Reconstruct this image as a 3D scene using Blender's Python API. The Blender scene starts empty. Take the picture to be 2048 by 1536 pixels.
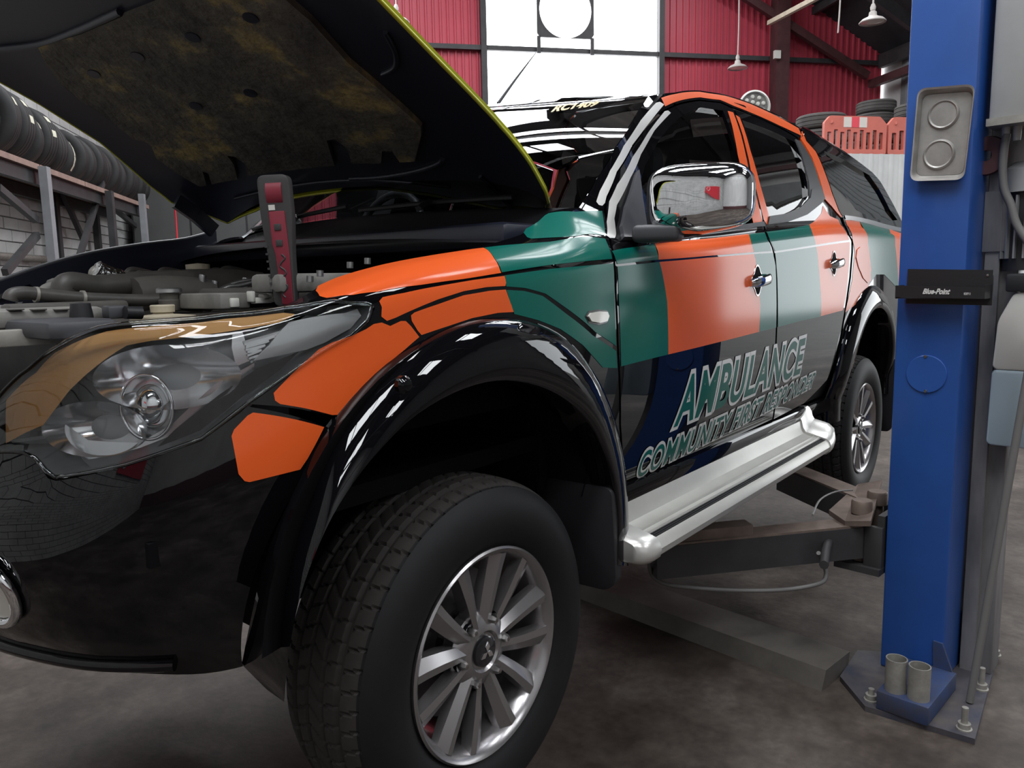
import bpy, bmesh, math, random
import numpy as np
from mathutils import Vector, Matrix
from mathutils.geometry import delaunay_2d_cdt

random.seed(7)
PI = math.pi
scene = bpy.context.scene
COL = scene.collection

# ------------------------------------------------------------------ camera
CAM = np.array([-1.2011, -1.8798, 1.4999])
RIGHT = np.array([0.62113193, -0.78344641, -0.02017044])
UP = np.array([0.11894975, 0.06880418, 0.99051347])
FWD = np.array([0.77462642, 0.61763881, -0.13592723])
FPX = 1546.52
cam_data = bpy.data.cameras.new('camera')
cam = bpy.data.objects.new('camera', cam_data)
COL.objects.link(cam)
cam_data.sensor_width = 36.0
cam_data.lens = FPX / 2048 * 36.0
cam_data.clip_start = 0.02
cam_data.clip_end = 200
M = Matrix.Identity(4)
for i in range(3):
    M[i][0] = RIGHT[i]; M[i][1] = UP[i]; M[i][2] = -FWD[i]; M[i][3] = CAM[i]
cam.matrix_world = M
scene.camera = cam

# ------------------------------------------------------------------ view + world
scene.view_settings.view_transform = 'Standard'
scene.view_settings.look = 'None'
scene.view_settings.gamma = 1
scene.view_settings.use_curve_mapping = False
scene.view_settings.exposure = 0.9
scene.cycles.use_denoising = True
scene.cycles.max_bounces = 8
scene.cycles.glossy_bounces = 5
scene.cycles.transparent_max_bounces = 12
scene.cycles.caustics_reflective = False
scene.cycles.caustics_refractive = False
world = bpy.data.worlds.new('overcast_sky')
scene.world = world
world.use_nodes = True
bg = world.node_tree.nodes['Background']
bg.inputs[0].default_value = (0.93, 0.97, 1.0, 1)
bg.inputs[1].default_value = 2.2
SKYLIGHT = 9.5          # daylight coming through the translucent roof sheets
DAY_WINDOW = 3.4        # daylight coming through the translucent gable sheets

# ------------------------------------------------------------------ materials
MATS = {}
def new_mat(name):
    m = bpy.data.materials.new(name); m.use_nodes = True
    MATS[name] = m
    nt = m.node_tree
    return m, nt, nt.nodes['Principled BSDF']
def simple(name, col, rough=0.5, metal=0.0, coat=0.0, coat_rough=0.03, spec=0.5, noise=0.0, nscale=20.0, bump=0.0, bscale=60.0, col2=None, detail=4.0, stretch=None):
    m, nt, b = new_mat(name)
    b.inputs['Base Color'].default_value = (*col, 1)
    b.inputs['Roughness'].default_value = rough
    b.inputs['Metallic'].default_value = metal
    b.inputs['Coat Weight'].default_value = coat
    b.inputs['Coat Roughness'].default_value = coat_rough
    b.inputs['Specular IOR Level'].default_value = spec
    if noise > 0 or bump > 0:
        tc = nt.nodes.new('ShaderNodeTexCoord')
        mp = nt.nodes.new('ShaderNodeMapping')
        nt.links.new(tc.outputs['Object'], mp.inputs['Vector'])
        if stretch: mp.inputs['Scale'].default_value = stretch
    if noise > 0:
        n = nt.nodes.new('ShaderNodeTexNoise'); n.inputs['Scale'].default_value = nscale; n.inputs['Detail'].default_value = detail
        n.inputs['Roughness'].default_value = 0.62
        nt.links.new(mp.outputs['Vector'], n.inputs['Vector'])
        r = nt.nodes.new('ShaderNodeValToRGB')
        r.color_ramp.elements[0].position = 0.5 - 0.5 * (0.45)
        r.color_ramp.elements[1].position = 0.5 + 0.5 * (0.45)
        c2 = col2 if col2 else tuple(c * (1 - noise) for c in col)
        r.color_ramp.elements[0].color = (*c2, 1)
        r.color_ramp.elements[1].color = (*col, 1)
        nt.links.new(n.outputs['Fac'], r.inputs['Fac'])
        nt.links.new(r.outputs['Color'], b.inputs['Base Color'])
    if bump > 0:
        n2 = nt.nodes.new('ShaderNodeTexNoise'); n2.inputs['Scale'].default_value = bscale; n2.inputs['Detail'].default_value = 3
        nt.links.new(mp.outputs['Vector'], n2.inputs['Vector'])
        bp = nt.nodes.new('ShaderNodeBump'); bp.inputs['Strength'].default_value = bump; bp.inputs['Distance'].default_value = 0.01
        nt.links.new(n2.outputs['Fac'], bp.inputs['Height'])
        nt.links.new(bp.outputs['Normal'], b.inputs['Normal'])
    return m
def thin_glass(name, tint, ior=1.5, rough=0.0):
    """clear or tinted sheet: fresnel reflection over tinted transmission"""
    m = bpy.data.materials.new(name); m.use_nodes = True; MATS[name] = m
    nt = m.node_tree; nt.nodes.remove(nt.nodes['Principled BSDF'])
    out = nt.nodes['Material Output']
    tr = nt.nodes.new('ShaderNodeBsdfTransparent'); tr.inputs[0].default_value = (*tint, 1)
    gl = nt.nodes.new('ShaderNodeBsdfGlossy'); gl.inputs['Roughness'].default_value = rough
    gl.inputs['Color'].default_value = (1, 1, 1, 1)
    fr = nt.nodes.new('ShaderNodeFresnel'); fr.inputs['IOR'].default_value = ior
    mx = nt.nodes.new('ShaderNodeMixShader')
    nt.links.new(fr.outputs[0], mx.inputs[0]); nt.links.new(tr.outputs[0], mx.inputs[1]); nt.links.new(gl.outputs[0], mx.inputs[2])
    nt.links.new(mx.outputs[0], out.inputs['Surface'])
    return m
def emissive(name, col, strength):
    m, nt, b = new_mat(name)
    b.inputs['Base Color'].default_value = (0.8, 0.8, 0.8, 1)
    b.inputs['Emission Color'].default_value = (*col, 1)
    b.inputs['Emission Strength'].default_value = strength
    return m

simple('black_paint', (0.0030, 0.0030, 0.0040), 0.5, 0, 1.0, 0.012, spec=0.0)
simple('dark_inner', (0.005, 0.005, 0.006), 0.8, spec=0.08)
simple('orange_vinyl', (0.80, 0.115, 0.022), 0.5, 0, 0.55, 0.15, spec=0.05)
simple('green_vinyl', (0.0, 0.115, 0.088), 0.5, 0, 0.55, 0.13, spec=0.05)
simple('yellow_vinyl', (0.52, 0.53, 0.03), 0.4, 0, 0.5, 0.1)
simple('silver_reflective', (0.50, 0.49, 0.47), 0.42, 0.25, 0.4, 0.1)
simple('white_vinyl', (0.72, 0.72, 0.70), 0.4, 0, 0.4, 0.1)
simple('gold_vinyl', (0.62, 0.50, 0.26), 0.4, 0, 0.3, 0.1)
simple('chrome', (0.86, 0.87, 0.88), 0.03, 1.0)
simple('chrome_soft', (0.78, 0.78, 0.80), 0.12, 1.0)
simple('lamp_reflector', (0.85, 0.85, 0.86), 0.16, 0.85)
simple('lamp_silver', (0.66, 0.66, 0.66), 0.32, 0.15)
simple('lamp_grey', (0.42, 0.43, 0.44), 0.3, 0.1)
simple('lamp_black', (0.012, 0.012, 0.014), 0.2, 0, 0.6, 0.05)
simple('amber_strip', (0.85, 0.45, 0.16), 0.3, 0.2, 0.6, 0.05)
simple('alloy', (0.36, 0.345, 0.35), 0.27, 0.85, 0.3, 0.1)
simple('alloy_grey', (0.17, 0.16, 0.16), 0.35, 0.7)
simple('steel_bolt', (0.35, 0.34, 0.33), 0.3, 1.0)
simple('tyre_rubber', (0.009, 0.009, 0.010), 0.6, noise=0.3, nscale=30, spec=0.3)
simple('base_dirty', (0.10, 0.085, 0.078), 0.6, noise=0.6, nscale=9, col2=(0.03, 0.035, 0.06))
simple('tread_rubber', (0.030, 0.025, 0.022), 0.8, noise=0.4, nscale=25)
simple('black_plastic', (0.020, 0.020, 0.023), 0.45, bump=0.08, bscale=500)
simple('grey_plastic', (0.065, 0.065, 0.072), 0.42)
simple('engine_plastic', (0.075, 0.071, 0.066), 0.5, noise=0.35, nscale=14, col2=(0.12, 0.11, 0.098))
simple('engine_dusty', (0.27, 0.26, 0.24), 0.7, noise=0.4, nscale=18)
simple('engine_steel', (0.45, 0.45, 0.45), 0.35, 0.9, noise=0.4, nscale=30)
simple('foil', (0.7, 0.7, 0.7), 0.2, 1.0, bump=0.9, bscale=70)
simple('white_plastic', (0.72, 0.71, 0.66), 0.4)
simple('cream_plastic', (0.60, 0.53, 0.40), 0.45, noise=0.3, nscale=20)
simple('hose_rubber', (0.050, 0.048, 0.046), 0.45, noise=0.5, nscale=20, col2=(0.085, 0.078, 0.07))
simple('step_alu', (0.55, 0.54, 0.50), 0.42, 0.35, noise=0.12, nscale=8)
simple('step_cap', (0.62, 0.61, 0.58), 0.3, 0.4, 0.2)
simple('lamp_lens_white', (0.75, 0.72, 0.66), 0.15, 0, 0.8, 0.03)
simple('screen_dark', (0.005, 0.005, 0.006), 0.1)
simple('seat_cloth', (0.03, 0.03, 0.034), 0.8)
thin_glass('windscreen_glass', (0.72, 0.75, 0.76), 1.62)
thin_glass('front_glass', (0.58, 0.61, 0.62), 1.55)
thin_glass('side_glass', (0.045, 0.05, 0.055), 1.55)
thin_glass('lens_clear', (0.93, 0.95, 0.96), 1.5)
# felt liner under the bonnet: brown-grey, with a yellow sheen painted in as patches
m, nt, b = new_mat('felt_liner')
tc = nt.nodes.new('ShaderNodeTexCoord')
n1 = nt.nodes.new('ShaderNodeTexNoise'); n1.inputs['Scale'].default_value = 5.0; n1.inputs['Detail'].default_value = 7; n1.inputs['Roughness'].default_value = 0.65
nt.links.new(tc.outputs['Object'], n1.inputs['Vector'])
cr = nt.nodes.new('ShaderNodeValToRGB'); e = cr.color_ramp.elements
e[0].position = 0.36; e[0].color = (0.055, 0.049, 0.045, 1)
e[1].position = 0.78; e[1].color = (0.75, 0.55, 0.18, 1)
k = e.new(0.54); k.color = (0.12, 0.105, 0.082, 1)
k = e.new(0.64); k.color = (0.33, 0.25, 0.10, 1)
nt.links.new(n1.outputs['Fac'], cr.inputs['Fac']); nt.links.new(cr.outputs['Color'], b.inputs['Base Color'])
b.inputs['Roughness'].default_value = 0.75
n2 = nt.nodes.new('ShaderNodeTexNoise'); n2.inputs['Scale'].default_value = 28; n2.inputs['Detail'].default_value = 4
nt.links.new(tc.outputs['Object'], n2.inputs['Vector'])
bp = nt.nodes.new('ShaderNodeBump'); bp.inputs['Strength'].default_value = 0.5; bp.inputs['Distance'].default_value = 0.02
nt.links.new(n2.outputs['Fac'], bp.inputs['Height']); nt.links.new(bp.outputs['Normal'], b.inputs['Normal'])
simple('bonnet_black', (0.014, 0.016, 0.030), 0.42, 0, 0.35, 0.12)
# building
simple('red_sheet', (0.50, 0.060, 0.092), 0.45, noise=0.35, nscale=1.3, col2=(0.42, 0.048, 0.075))
simple('mid_wall', (0.22, 0.22, 0.22), 0.8, noise=0.3, nscale=1.5)
simple('dark_wall', (0.10, 0.10, 0.10), 0.8, noise=0.3, nscale=1.5)
simple('white_sheet', (0.62, 0.62, 0.61), 0.5, noise=0.15, nscale=3)
simple('grey_sheet', (0.30, 0.32, 0.33), 0.6, noise=0.3, nscale=2.5)
simple('roof_sheet', (0.050, 0.052, 0.060), 0.7, noise=0.5, nscale=1.8)
simple('dark_steel', (0.050, 0.046, 0.050), 0.55, noise=0.4, nscale=6)
simple('red_brown_steel', (0.10, 0.035, 0.038), 0.55, noise=0.4, nscale=6)
simple('rack_steel', (0.055, 0.055, 0.058), 0.5, noise=0.4, nscale=8)
simple('rack_grey', (0.30, 0.31, 0.33), 0.5, noise=0.25, nscale=8)
simple('shelf_board', (0.36, 0.24, 0.20), 0.7, noise=0.35, nscale=9)
simple('brick_paint', (0.62, 0.62, 0.61), 0.75, noise=0.35, nscale=2.2, bump=0.3, bscale=40)
simple('brick_mortar', (0.24, 0.235, 0.23), 0.9, noise=0.3, nscale=10)
simple('white_wall', (0.66, 0.66, 0.65), 0.8, noise=0.25, nscale=1.1, bump=0.1, bscale=30)
simple('timber', (0.45, 0.38, 0.29), 0.7, noise=0.3, nscale=12)
emissive('skylight_sheet', (0.94, 0.97, 1.0), SKYLIGHT)
emissive('gable_glazing', (0.95, 0.98, 1.0), DAY_WINDOW)
# floor: stained concrete
m, nt, b = new_mat('concrete_floor')
tc = nt.nodes.new('ShaderNodeTexCoord')
n1 = nt.nodes.new('ShaderNodeTexNoise'); n1.inputs['Scale'].default_value = 1.1; n1.inputs['Detail'].default_value = 8; n1.inputs['Roughness'].default_value = 0.68
n2 = nt.nodes.new('ShaderNodeTexNoise'); n2.inputs['Scale'].default_value = 26; n2.inputs['Detail'].default_value = 6
nt.links.new(tc.outputs['Object'], n1.inputs['Vector']); nt.links.new(tc.outputs['Object'], n2.inputs['Vector'])
cr = nt.nodes.new('ShaderNodeValToRGB'); e = cr.color_ramp.elements
e[0].position = 0.34; e[0].color = (0.016, 0.011, 0.009, 1)
e[1].position = 0.72; e[1].color = (0.235, 0.200, 0.172, 1)
k = e.new(0.48); k.color = (0.064, 0.047, 0.038, 1)
k = e.new(0.58); k.color = (0.116, 0.092, 0.077, 1)
nt.links.new(n1.outputs['Fac'], cr.inputs['Fac'])
cr2 = nt.nodes.new('ShaderNodeValToRGB'); e = cr2.color_ramp.elements
e[0].position = 0.3; e[0].color = (0.62, 0.62, 0.62, 1); e[1].position = 0.75; e[1].color = (1, 1, 1, 1)
nt.links.new(n2.outputs['Fac'], cr2.inputs['Fac'])
mx = nt.nodes.new('ShaderNodeMix'); mx.data_type = 'RGBA'; mx.blend_type = 'MULTIPLY'; mx.inputs[0].default_value = 1.0
nt.links.new(cr.outputs['Color'], mx.inputs[6]); nt.links.new(cr2.outputs['Color'], mx.inputs[7])
nt.links.new(mx.outputs[2], b.inputs['Base Color'])
b.inputs['Roughness'].default_value = 0.62
bp = nt.nodes.new('ShaderNodeBump'); bp.inputs['Strength'].default_value = 0.25; bp.inputs['Distance'].default_value = 0.01
nt.links.new(n2.outputs['Fac'], bp.inputs['Height']); nt.links.new(bp.outputs['Normal'], b.inputs['Normal'])
simple('yard_concrete', (0.10, 0.095, 0.09), 0.8, noise=0.3, nscale=2)
# lift and tools
simple('lift_blue', (0.022, 0.10, 0.40), 0.42, 0, 0.25, 0.2, noise=0.12, nscale=7)
simple('lift_blue_dirty', (0.022, 0.060, 0.19), 0.55, noise=0.45, nscale=9, col2=(0.05, 0.045, 0.045))
simple('lift_track', (0.34, 0.33, 0.33), 0.45, 0.3, noise=0.7, nscale=7, col2=(0.10, 0.10, 0.105), stretch=(1, 1, 0.22))
simple('lift_arm', (0.045, 0.043, 0.045), 0.55, noise=0.4, nscale=8)
simple('rusty_plate', (0.24, 0.18, 0.15), 0.6, 0.3, noise=0.5, nscale=10)
simple('beam_cover', (0.14, 0.125, 0.11), 0.6, 0.2, noise=0.4, nscale=7)
simple('galvanised', (0.42, 0.40, 0.36), 0.5, 0.4, noise=0.35, nscale=25)
simple('tray_steel', (0.50, 0.48, 0.455), 0.42, 0.55, noise=0.35, nscale=12)
simple('tray_black', (0.016, 0.016, 0.018), 0.45)
simple('box_grey', (0.44, 0.44, 0.43), 0.55, noise=0.15, nscale=5)
simple('motor_grey', (0.35, 0.36, 0.37), 0.4, 0.4)
simple('pump_black', (0.02, 0.02, 0.022), 0.5)
simple('tank_plastic', (0.58, 0.57, 0.53), 0.35, 0, 0.3, 0.1, noise=0.1, nscale=4)
simple('tank_fluid', (0.34, 0.42, 0.47), 0.35, 0, 0.3, 0.1)
simple('cable_grey', (0.16, 0.155, 0.15), 0.55)
simple('torch_grey', (0.050, 0.047, 0.048), 0.55)
simple('torch_red', (0.23, 0.022, 0.040), 0.42)
simple('barrier_red', (0.62, 0.155, 0.115), 0.55, noise=0.15, nscale=6)
simple('barrier_white', (0.66, 0.60, 0.55), 0.5)
simple('barrier_bright', (0.75, 0.06, 0.09), 0.45)
simple('rack_tyre', (0.030, 0.030, 0.031), 0.65, noise=0.4, nscale=8)
simple('dusty_tyre', (0.085, 0.078, 0.074), 0.85, noise=0.35, nscale=6)
simple('paper_label', (0.70, 0.68, 0.55), 0.7)
simple('lamp_enamel', (0.48, 0.44, 0.42), 0.5, noise=0.2, nscale=10)
simple('red_strap', (0.65, 0.02, 0.04), 0.5)
simple('white_car', (0.75, 0.75, 0.74), 0.3, 0, 0.5)
simple('sign_red', (0.62, 0.02, 0.04), 0.5)

# ------------------------------------------------------------------ mesh helpers
def place(name, me, mat, parent=None, smooth=False):
    o = bpy.data.objects.new(name, me)
    COL.objects.link(o)
    if mat is not None:
        me.materials.clear(); me.materials.append(MATS[mat])
    if smooth:
        me.polygons.foreach_set('use_smooth', [True] * len(me.polygons))
    if parent is not None: o.parent = parent
    return o
def mesh(name, verts, faces, mat, parent=None, smooth=False, angle=None):
    me = bpy.data.meshes.new(name)
    me.from_pydata([tuple(map(float, v)) for v in verts], [], faces)
    me.update()
    o = place(name, me, mat, parent, smooth)
    if angle is not None: auto_smooth(me, angle)
    return o
def auto_smooth(me, angle=35):
    bm = bmesh.new(); bm.from_mesh(me)
    for f in bm.faces: f.smooth = True
    a = math.radians(angle)
    for ed in bm.edges:
        ed.smooth = ed.calc_face_angle(PI) < a
    bm.to_mesh(me); bm.free()
def bm_obj(name, bm, mat, parent=None, angle=None, recalc=True):
    if recalc: bmesh.ops.recalc_face_normals(bm, faces=bm.faces)
    me = bpy.data.meshes.new(name); bm.to_mesh(me); bm.free()
    o = place(name, me, mat, parent)
    if angle is not None: auto_smooth(me, angle)
    return o
def tag(o, label=None, cat=None, group=None, kind=None):
    if label: o['label'] = label
    if cat: o['category'] = cat
    if group: o['group'] = group
    if kind: o['kind'] = kind
    return o
def empty(name, loc=(0, 0, 0), rz=0.0):
    o = bpy.data.objects.new(name, None); COL.objects.link(o)
    o.location = loc; o.rotation_euler = (0, 0, rz); o.empty_display_size = 0.1
    return o
def add_box(bm, c, s, rot=None, bev=0.0, seg=2):
    r = bmesh.ops.create_cube(bm, size=1.0)
    vs = r['verts']
    bmesh.ops.scale(bm, vec=s, verts=vs)
    if bev > 0:
        es = list({ed for v in vs for ed in v.link_edges})
        g = bmesh.ops.bevel(bm, geom=es, offset=bev, segments=seg, affect='EDGES', profile=0.5)
        vs = list({v for f in g['faces'] for v in f.verts} | set(v for v in vs if v.is_valid))
    if rot is not None: bmesh.ops.rotate(bm, cent=(0, 0, 0), matrix=rot, verts=vs)
    bmesh.ops.translate(bm, vec=c, verts=vs)
    return vs
def box(name, c, s, mat, parent=None, rot=None, bev=0.0, seg=2):
    bm = bmesh.new(); add_box(bm, c, s, rot, bev, seg)
    return bm_obj(name, bm, mat, parent, 40 if bev > 0 else None)
def bar_verts(a, b, w, h, up=(0, 0, 1)):
    a = Vector(a); b = Vector(b); d = (b - a).normalized()
    u = Vector(up)
    s = d.cross(u)
    if s.length < 1e-4: s = d.cross(Vector((1, 0, 0)))
    s.normalize(); u = s.cross(d).normalized()
    out = []
    for p in (a, b):
        for i, j in ((-1, -1), (1, -1), (1, 1), (-1, 1)):
            out.append(p + s * (w / 2 * i) + u * (h / 2 * j))
    return out
BARF = [(0, 1, 2, 3), (7, 6, 5, 4), (0, 4, 5, 1), (1, 5, 6, 2), (2, 6, 7, 3), (3, 7, 4, 0)]
def bar(name, a, b, w, h, mat, parent=None, up=(0, 0, 1)):
    return mesh(name, bar_verts(a, b, w, h, up), [f[::-1] for f in BARF], mat, parent)
def tube_geo(path, r, n=10, closed=False, cap=True):
    P = [Vector(p) for p in path]; L = len(P)
    rr = r if isinstance(r, (list, tuple)) else [r] * L
    verts, faces = [], []
    t0 = (P[1] - P[0]).normalized()
    nrm = t0.orthogonal().normalized()
    for i in range(L):
        if closed: t = (P[(i + 1) % L] - P[i - 1])
        elif i == 0: t = P[1] - P[0]
        elif i == L - 1: t = P[-1] - P[-2]
        else: t = P[i + 1] - P[i - 1]
        t.normalize()
        nrm = (nrm - t * nrm.dot(t))
        if nrm.length < 1e-6: nrm = t.orthogonal()
        nrm.normalize(); bn = t.cross(nrm)
        for j in range(n):
            a = 2 * PI * j / n
            verts.append(P[i] + (nrm * math.cos(a) + bn * math.sin(a)) * rr[i])
    m_ = L if closed else L - 1
    for i in range(m_):
        i2 = (i + 1) % L
        for j in range(n):
            faces.append((i * n + j, i * n + (j + 1) % n, i2 * n + (j + 1) % n, i2 * n + j))
    if cap and not closed:
        faces.append(tuple(range(n))[::-1]); faces.append(tuple((L - 1) * n + j for j in range(n)))
    return verts, faces
def smooth_path(pts, k=6):
    P = [Vector(p) for p in pts]
    if len(P) < 3: return P
    out = []
    for i in range(len(P) - 1):
        p0 = P[max(i - 1, 0)]; p1 = P[i]; p2 = P[i + 1]; p3 = P[min(i + 2, len(P) - 1)]
        for j in range(k):
            t = j / k
            out.append(0.5 * ((2 * p1) + (p2 - p0) * t + (2 * p0 - 5 * p1 + 4 * p2 - p3) * t * t + (3 * p1 - p0 - 3 * p2 + p3) * t ** 3))
    out.append(P[-1])
    return out
def tube(name, path, r, mat, parent=None, n=10, k=6, closed=False):
    path = smooth_path(path, k) if (len(path) > 2 and k > 1) else [Vector(p) for p in path]
    v, f = tube_geo(path, r, n, closed)
    return mesh(name, v, f, mat, parent, angle=50)
def lathe_geo(prof, n=32, axis='z', c=(0, 0, 0), closed_prof=False, a0=0.0, a1=2 * PI):
    verts, faces = [], []
    full = abs(a1 - a0 - 2 * PI) < 1e-6
    m_ = n if full else n + 1
    for i in range(m_):
        a = a0 + (a1 - a0) * i / n
        ca, sa = math.cos(a), math.sin(a)
        for (r, h) in prof:
            if axis == 'z': p = (r * ca, r * sa, h)
            elif axis == 'y': p = (r * ca, h, r * sa)
            else: p = (h, r * ca, r * sa)
            verts.append((p[0] + c[0], p[1] + c[1], p[2] + c[2]))
    k = len(prof)
    for i in range(n):
        i2 = (i + 1) % m_
        for j in range(k if closed_prof else k - 1):
            j2 = (j + 1) % k
            faces.append((i * k + j, i2 * k + j, i2 * k + j2, i * k + j2))
    return verts, faces
def lathe(name, prof, mat, parent=None, n=32, axis='z', c=(0, 0, 0), closed_prof=False, angle=35):
    v, f = lathe_geo(prof, n, axis, c, closed_prof)
    bm = bmesh.new()
    me = bpy.data.meshes.new(name); me.from_pydata(v, [], f); bm.from_mesh(me); bpy.data.meshes.remove(me)
    bmesh.ops.remove_doubles(bm, verts=bm.verts, dist=1e-6)
    return bm_obj(name, bm, mat, parent, angle)
def prism_geo(poly, h0, h1, fn):
    """poly of 2-d points, fn(a, b, h) -> point"""
    n = len(poly)
    v = [fn(a, b, h0) for a, b in poly] + [fn(a, b, h1) for a, b in poly]
    f = [tuple(range(n))[::-1], tuple(range(n, 2 * n))]
    for i in range(n):
        j = (i + 1) % n
        f.append((i, j, n + j, n + i))
    return v, f
def prism(name, poly, h0, h1, fn, mat, parent=None, bev=0.0, angle=40):
    v, f = prism_geo(poly, h0, h1, fn)
    bm = bmesh.new()
    vs = [bm.verts.new(tuple(map(float, p))) for p in v]
    for ff in f: bm.faces.new([vs[i] for i in ff])
    bmesh.ops.recalc_face_normals(bm, faces=bm.faces)
    if bev > 0:
        bmesh.ops.bevel(bm, geom=list(bm.edges), offset=bev, segments=2, affect='EDGES', profile=0.5)
    return bm_obj(name, bm, mat, parent, angle)
def round_poly(pts, r, k=5):
    """rounded corners on a closed 2-d polygon"""
    out = []; n = len(pts)
    for i in range(n):
        p = Vector(pts[i]); a = Vector(pts[i - 1]); b = Vector(pts[(i + 1) % n])
        d1 = (a - p); d2 = (b - p)
        rr = min(r, d1.length * 0.48, d2.length * 0.48)
        s = p + d1.normalized() * rr; t = p + d2.normalized() * rr
        for j in range(k + 1):
            q = j / k
            w = s * (1 - q) ** 2 + p * 2 * q * (1 - q) + t * q * q
            out.append((w.x, w.y))
    return out

# ------------------------------------------------------------------ tracing helpers (a sight line from the photographer's spot)
def sight(px, py):
    d = RIGHT * ((px - 1024) / FPX) + UP * (-(py - 768) / FPX) + FWD
    return d
def at(px, py, axis, val):
    d = sight(px, py); t = (val - CAM[axis]) / d[axis]
    return CAM + t * d
def at_plane(px, py, p0, nrm):
    d = sight(px, py); p0 = np.array(p0, float); nrm = np.array(nrm, float)
    t = np.dot(p0 - CAM, nrm) / np.dot(d, nrm)
    return CAM + t * d
def project(P):
    q = np.asarray(P) - CAM
    z = q @ FWD
    return np.stack([1024 + FPX * (q @ RIGHT) / z, 768 - FPX * (q @ UP) / z], -1)

# ------------------------------------------------------------------ the lofted skin of the pick-up's near side
def catmull(xs, ys, x):
    """cubic Hermite with monotone-ish slopes, vectorised; ys may be (n, k)"""
    xs = np.asarray(xs, float); ys = np.asarray(ys, float)
    x = np.clip(np.asarray(x, float), xs[0], xs[-1])
    h = np.diff(xs); dl = np.diff(ys, axis=0) / (h[:, None] if ys.ndim > 1 else h)
    m_ = np.zeros_like(ys)
    m_[0] = dl[0]; m_[-1] = dl[-1]
    if ys.ndim > 1: w1, w2 = h[1:, None], h[:-1, None]
    else: w1, w2 = h[1:], h[:-1]
    m_[1:-1] = (dl[:-1] * w1 + dl[1:] * w2) / (w1 + w2)
    i = np.clip(np.searchsorted(xs, x, side='right') - 1, 0, len(xs) - 2)
    t = (x - xs[i]) / h[i]
    if ys.ndim > 1: t = t[..., None]; hh = h[i][..., None]
    else: hh = h[i]
    return (2 * t**3 - 3 * t**2 + 1) * ys[i] + (t**3 - 2 * t**2 + t) * hh * m_[i] + (-2 * t**3 + 3 * t**2) * ys[i + 1] + (t**3 - t**2) * hh * m_[i + 1]
PLAN_U = [-1.60, -1.385, -1.164, -0.96, -0.784, -0.628, -0.456, -0.25, 0.0, 0.5, 1.5, 2.6, 3.6, 4.5]
PLAN = [(-0.812, 0.21), (-0.815, 0.0), (-0.80, -0.22), (-0.765, -0.42), (-0.70, -0.585), (-0.60, -0.705), (-0.45, -0.79), (-0.25, -0.838), (0.0, -0.862),
        (0.5, -0.870), (1.5, -0.873), (2.6, -0.870), (3.6, -0.862), (4.5, -0.84)]
ST_U = [-1.60, -0.97, -0.86, -0.77, -0.55, -0.42, -0.25, 0.0, 0.30, 0.42, 0.62, 1.0, 1.6, 2.6, 3.6, 4.5]
_dn = [0.075, 0.015, -0.030, -0.034, -0.012, 0.000, 0.012, 0.030, 0.20, 0.35, 0.5, 0.6]
_df = [0.045, 0.022, 0.006, 0.000, 0.005, 0.014, 0.050, 0.105, 0.20, 0.30, 0.42, 0.52]
_dd = [0.045, 0.022, 0.006, 0.000, 0.003, 0.009, 0.030, 0.052, 0.100, 0.165, 0.245, 0.31]
def _mix(a, b, t): return [p * (1 - t) + q * t for p, q in zip(a, b)]
ST_D = [_dn, _dn, _dn, _dn, _mix(_dn, _df, 0.45), _mix(_dn, _df, 0.75), _df, _df, _mix(_df, _df, 0), _mix(_df, _dd, 0.35), _dd, _dd, _dd, _dd, _dd, _dd]
ST_Z = [
    [0.83, 0.90, 1.02, 1.12, 1.17, 1.22, 1.26, 1.29, 1.33, 1.36, 1.38, 1.40],
    [0.83, 0.90, 1.02, 1.12, 1.18, 1.24, 1.29, 1.33, 1.36, 1.39, 1.41, 1.43],
    [0.83, 0.90, 1.02, 1.13, 1.21, 1.29, 1.36, 1.40, 1.43, 1.45, 1.47, 1.49],
    [0.83, 0.90, 1.02, 1.14, 1.23, 1.32, 1.39, 1.43, 1.46, 1.48, 1.50, 1.51],
    [0.83, 0.91, 1.04, 1.18, 1.30, 1.39, 1.43, 1.45, 1.48, 1.50, 1.52, 1.53],
    [0.85, 0.93, 1.06, 1.21, 1.34, 1.43, 1.455, 1.468, 1.50, 1.52, 1.54, 1.55],
    [0.88, 0.97, 1.10, 1.24, 1.38, 1.475, 1.505, 1.518, 1.54, 1.56, 1.57, 1.58],
    [0.92, 1.00, 1.12, 1.26, 1.40, 1.503, 1.545, 1.561, 1.58, 1.60, 1.61, 1.62],
    [0.92, 1.00, 1.12, 1.26, 1.41, 1.524, 1.575, 1.606, 1.64, 1.66, 1.67, 1.68],
    [0.92, 1.00, 1.12, 1.26, 1.42, 1.531, 1.590, 1.630, 1.69, 1.73, 1.75, 1.77],
    [0.92, 1.00, 1.12, 1.265, 1.43, 1.541, 1.583, 1.615, 1.74, 1.86, 1.94, 1.98],
    [0.92, 1.00, 1.12, 1.27, 1.44, 1.558, 1.598, 1.628, 1.79, 1.96, 2.09, 2.15],
    [0.92, 1.00, 1.12, 1.28, 1.46, 1.594, 1.638, 1.668, 1.84, 2.01, 2.15, 2.21],
    [0.92, 1.00, 1.12, 1.30, 1.50, 1.645, 1.695, 1.730, 1.88, 2.03, 2.16, 2.22],
    [0.92, 1.00, 1.12, 1.30, 1.51, 1.665, 1.695, 1.715, 1.85, 1.99, 2.12, 2.18],
    [0.92, 1.00, 1.12, 1.30, 1.51, 1.665, 1.695, 1.715, 1.85, 1.99, 2.12, 2.18]]
VL = np.arange(12.0)
_plan = np.array(PLAN); _sd = np.array(ST_D); _sz = np.array(ST_Z)
VS = 0.085      # metres per v step, used to keep the mesh even
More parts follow.
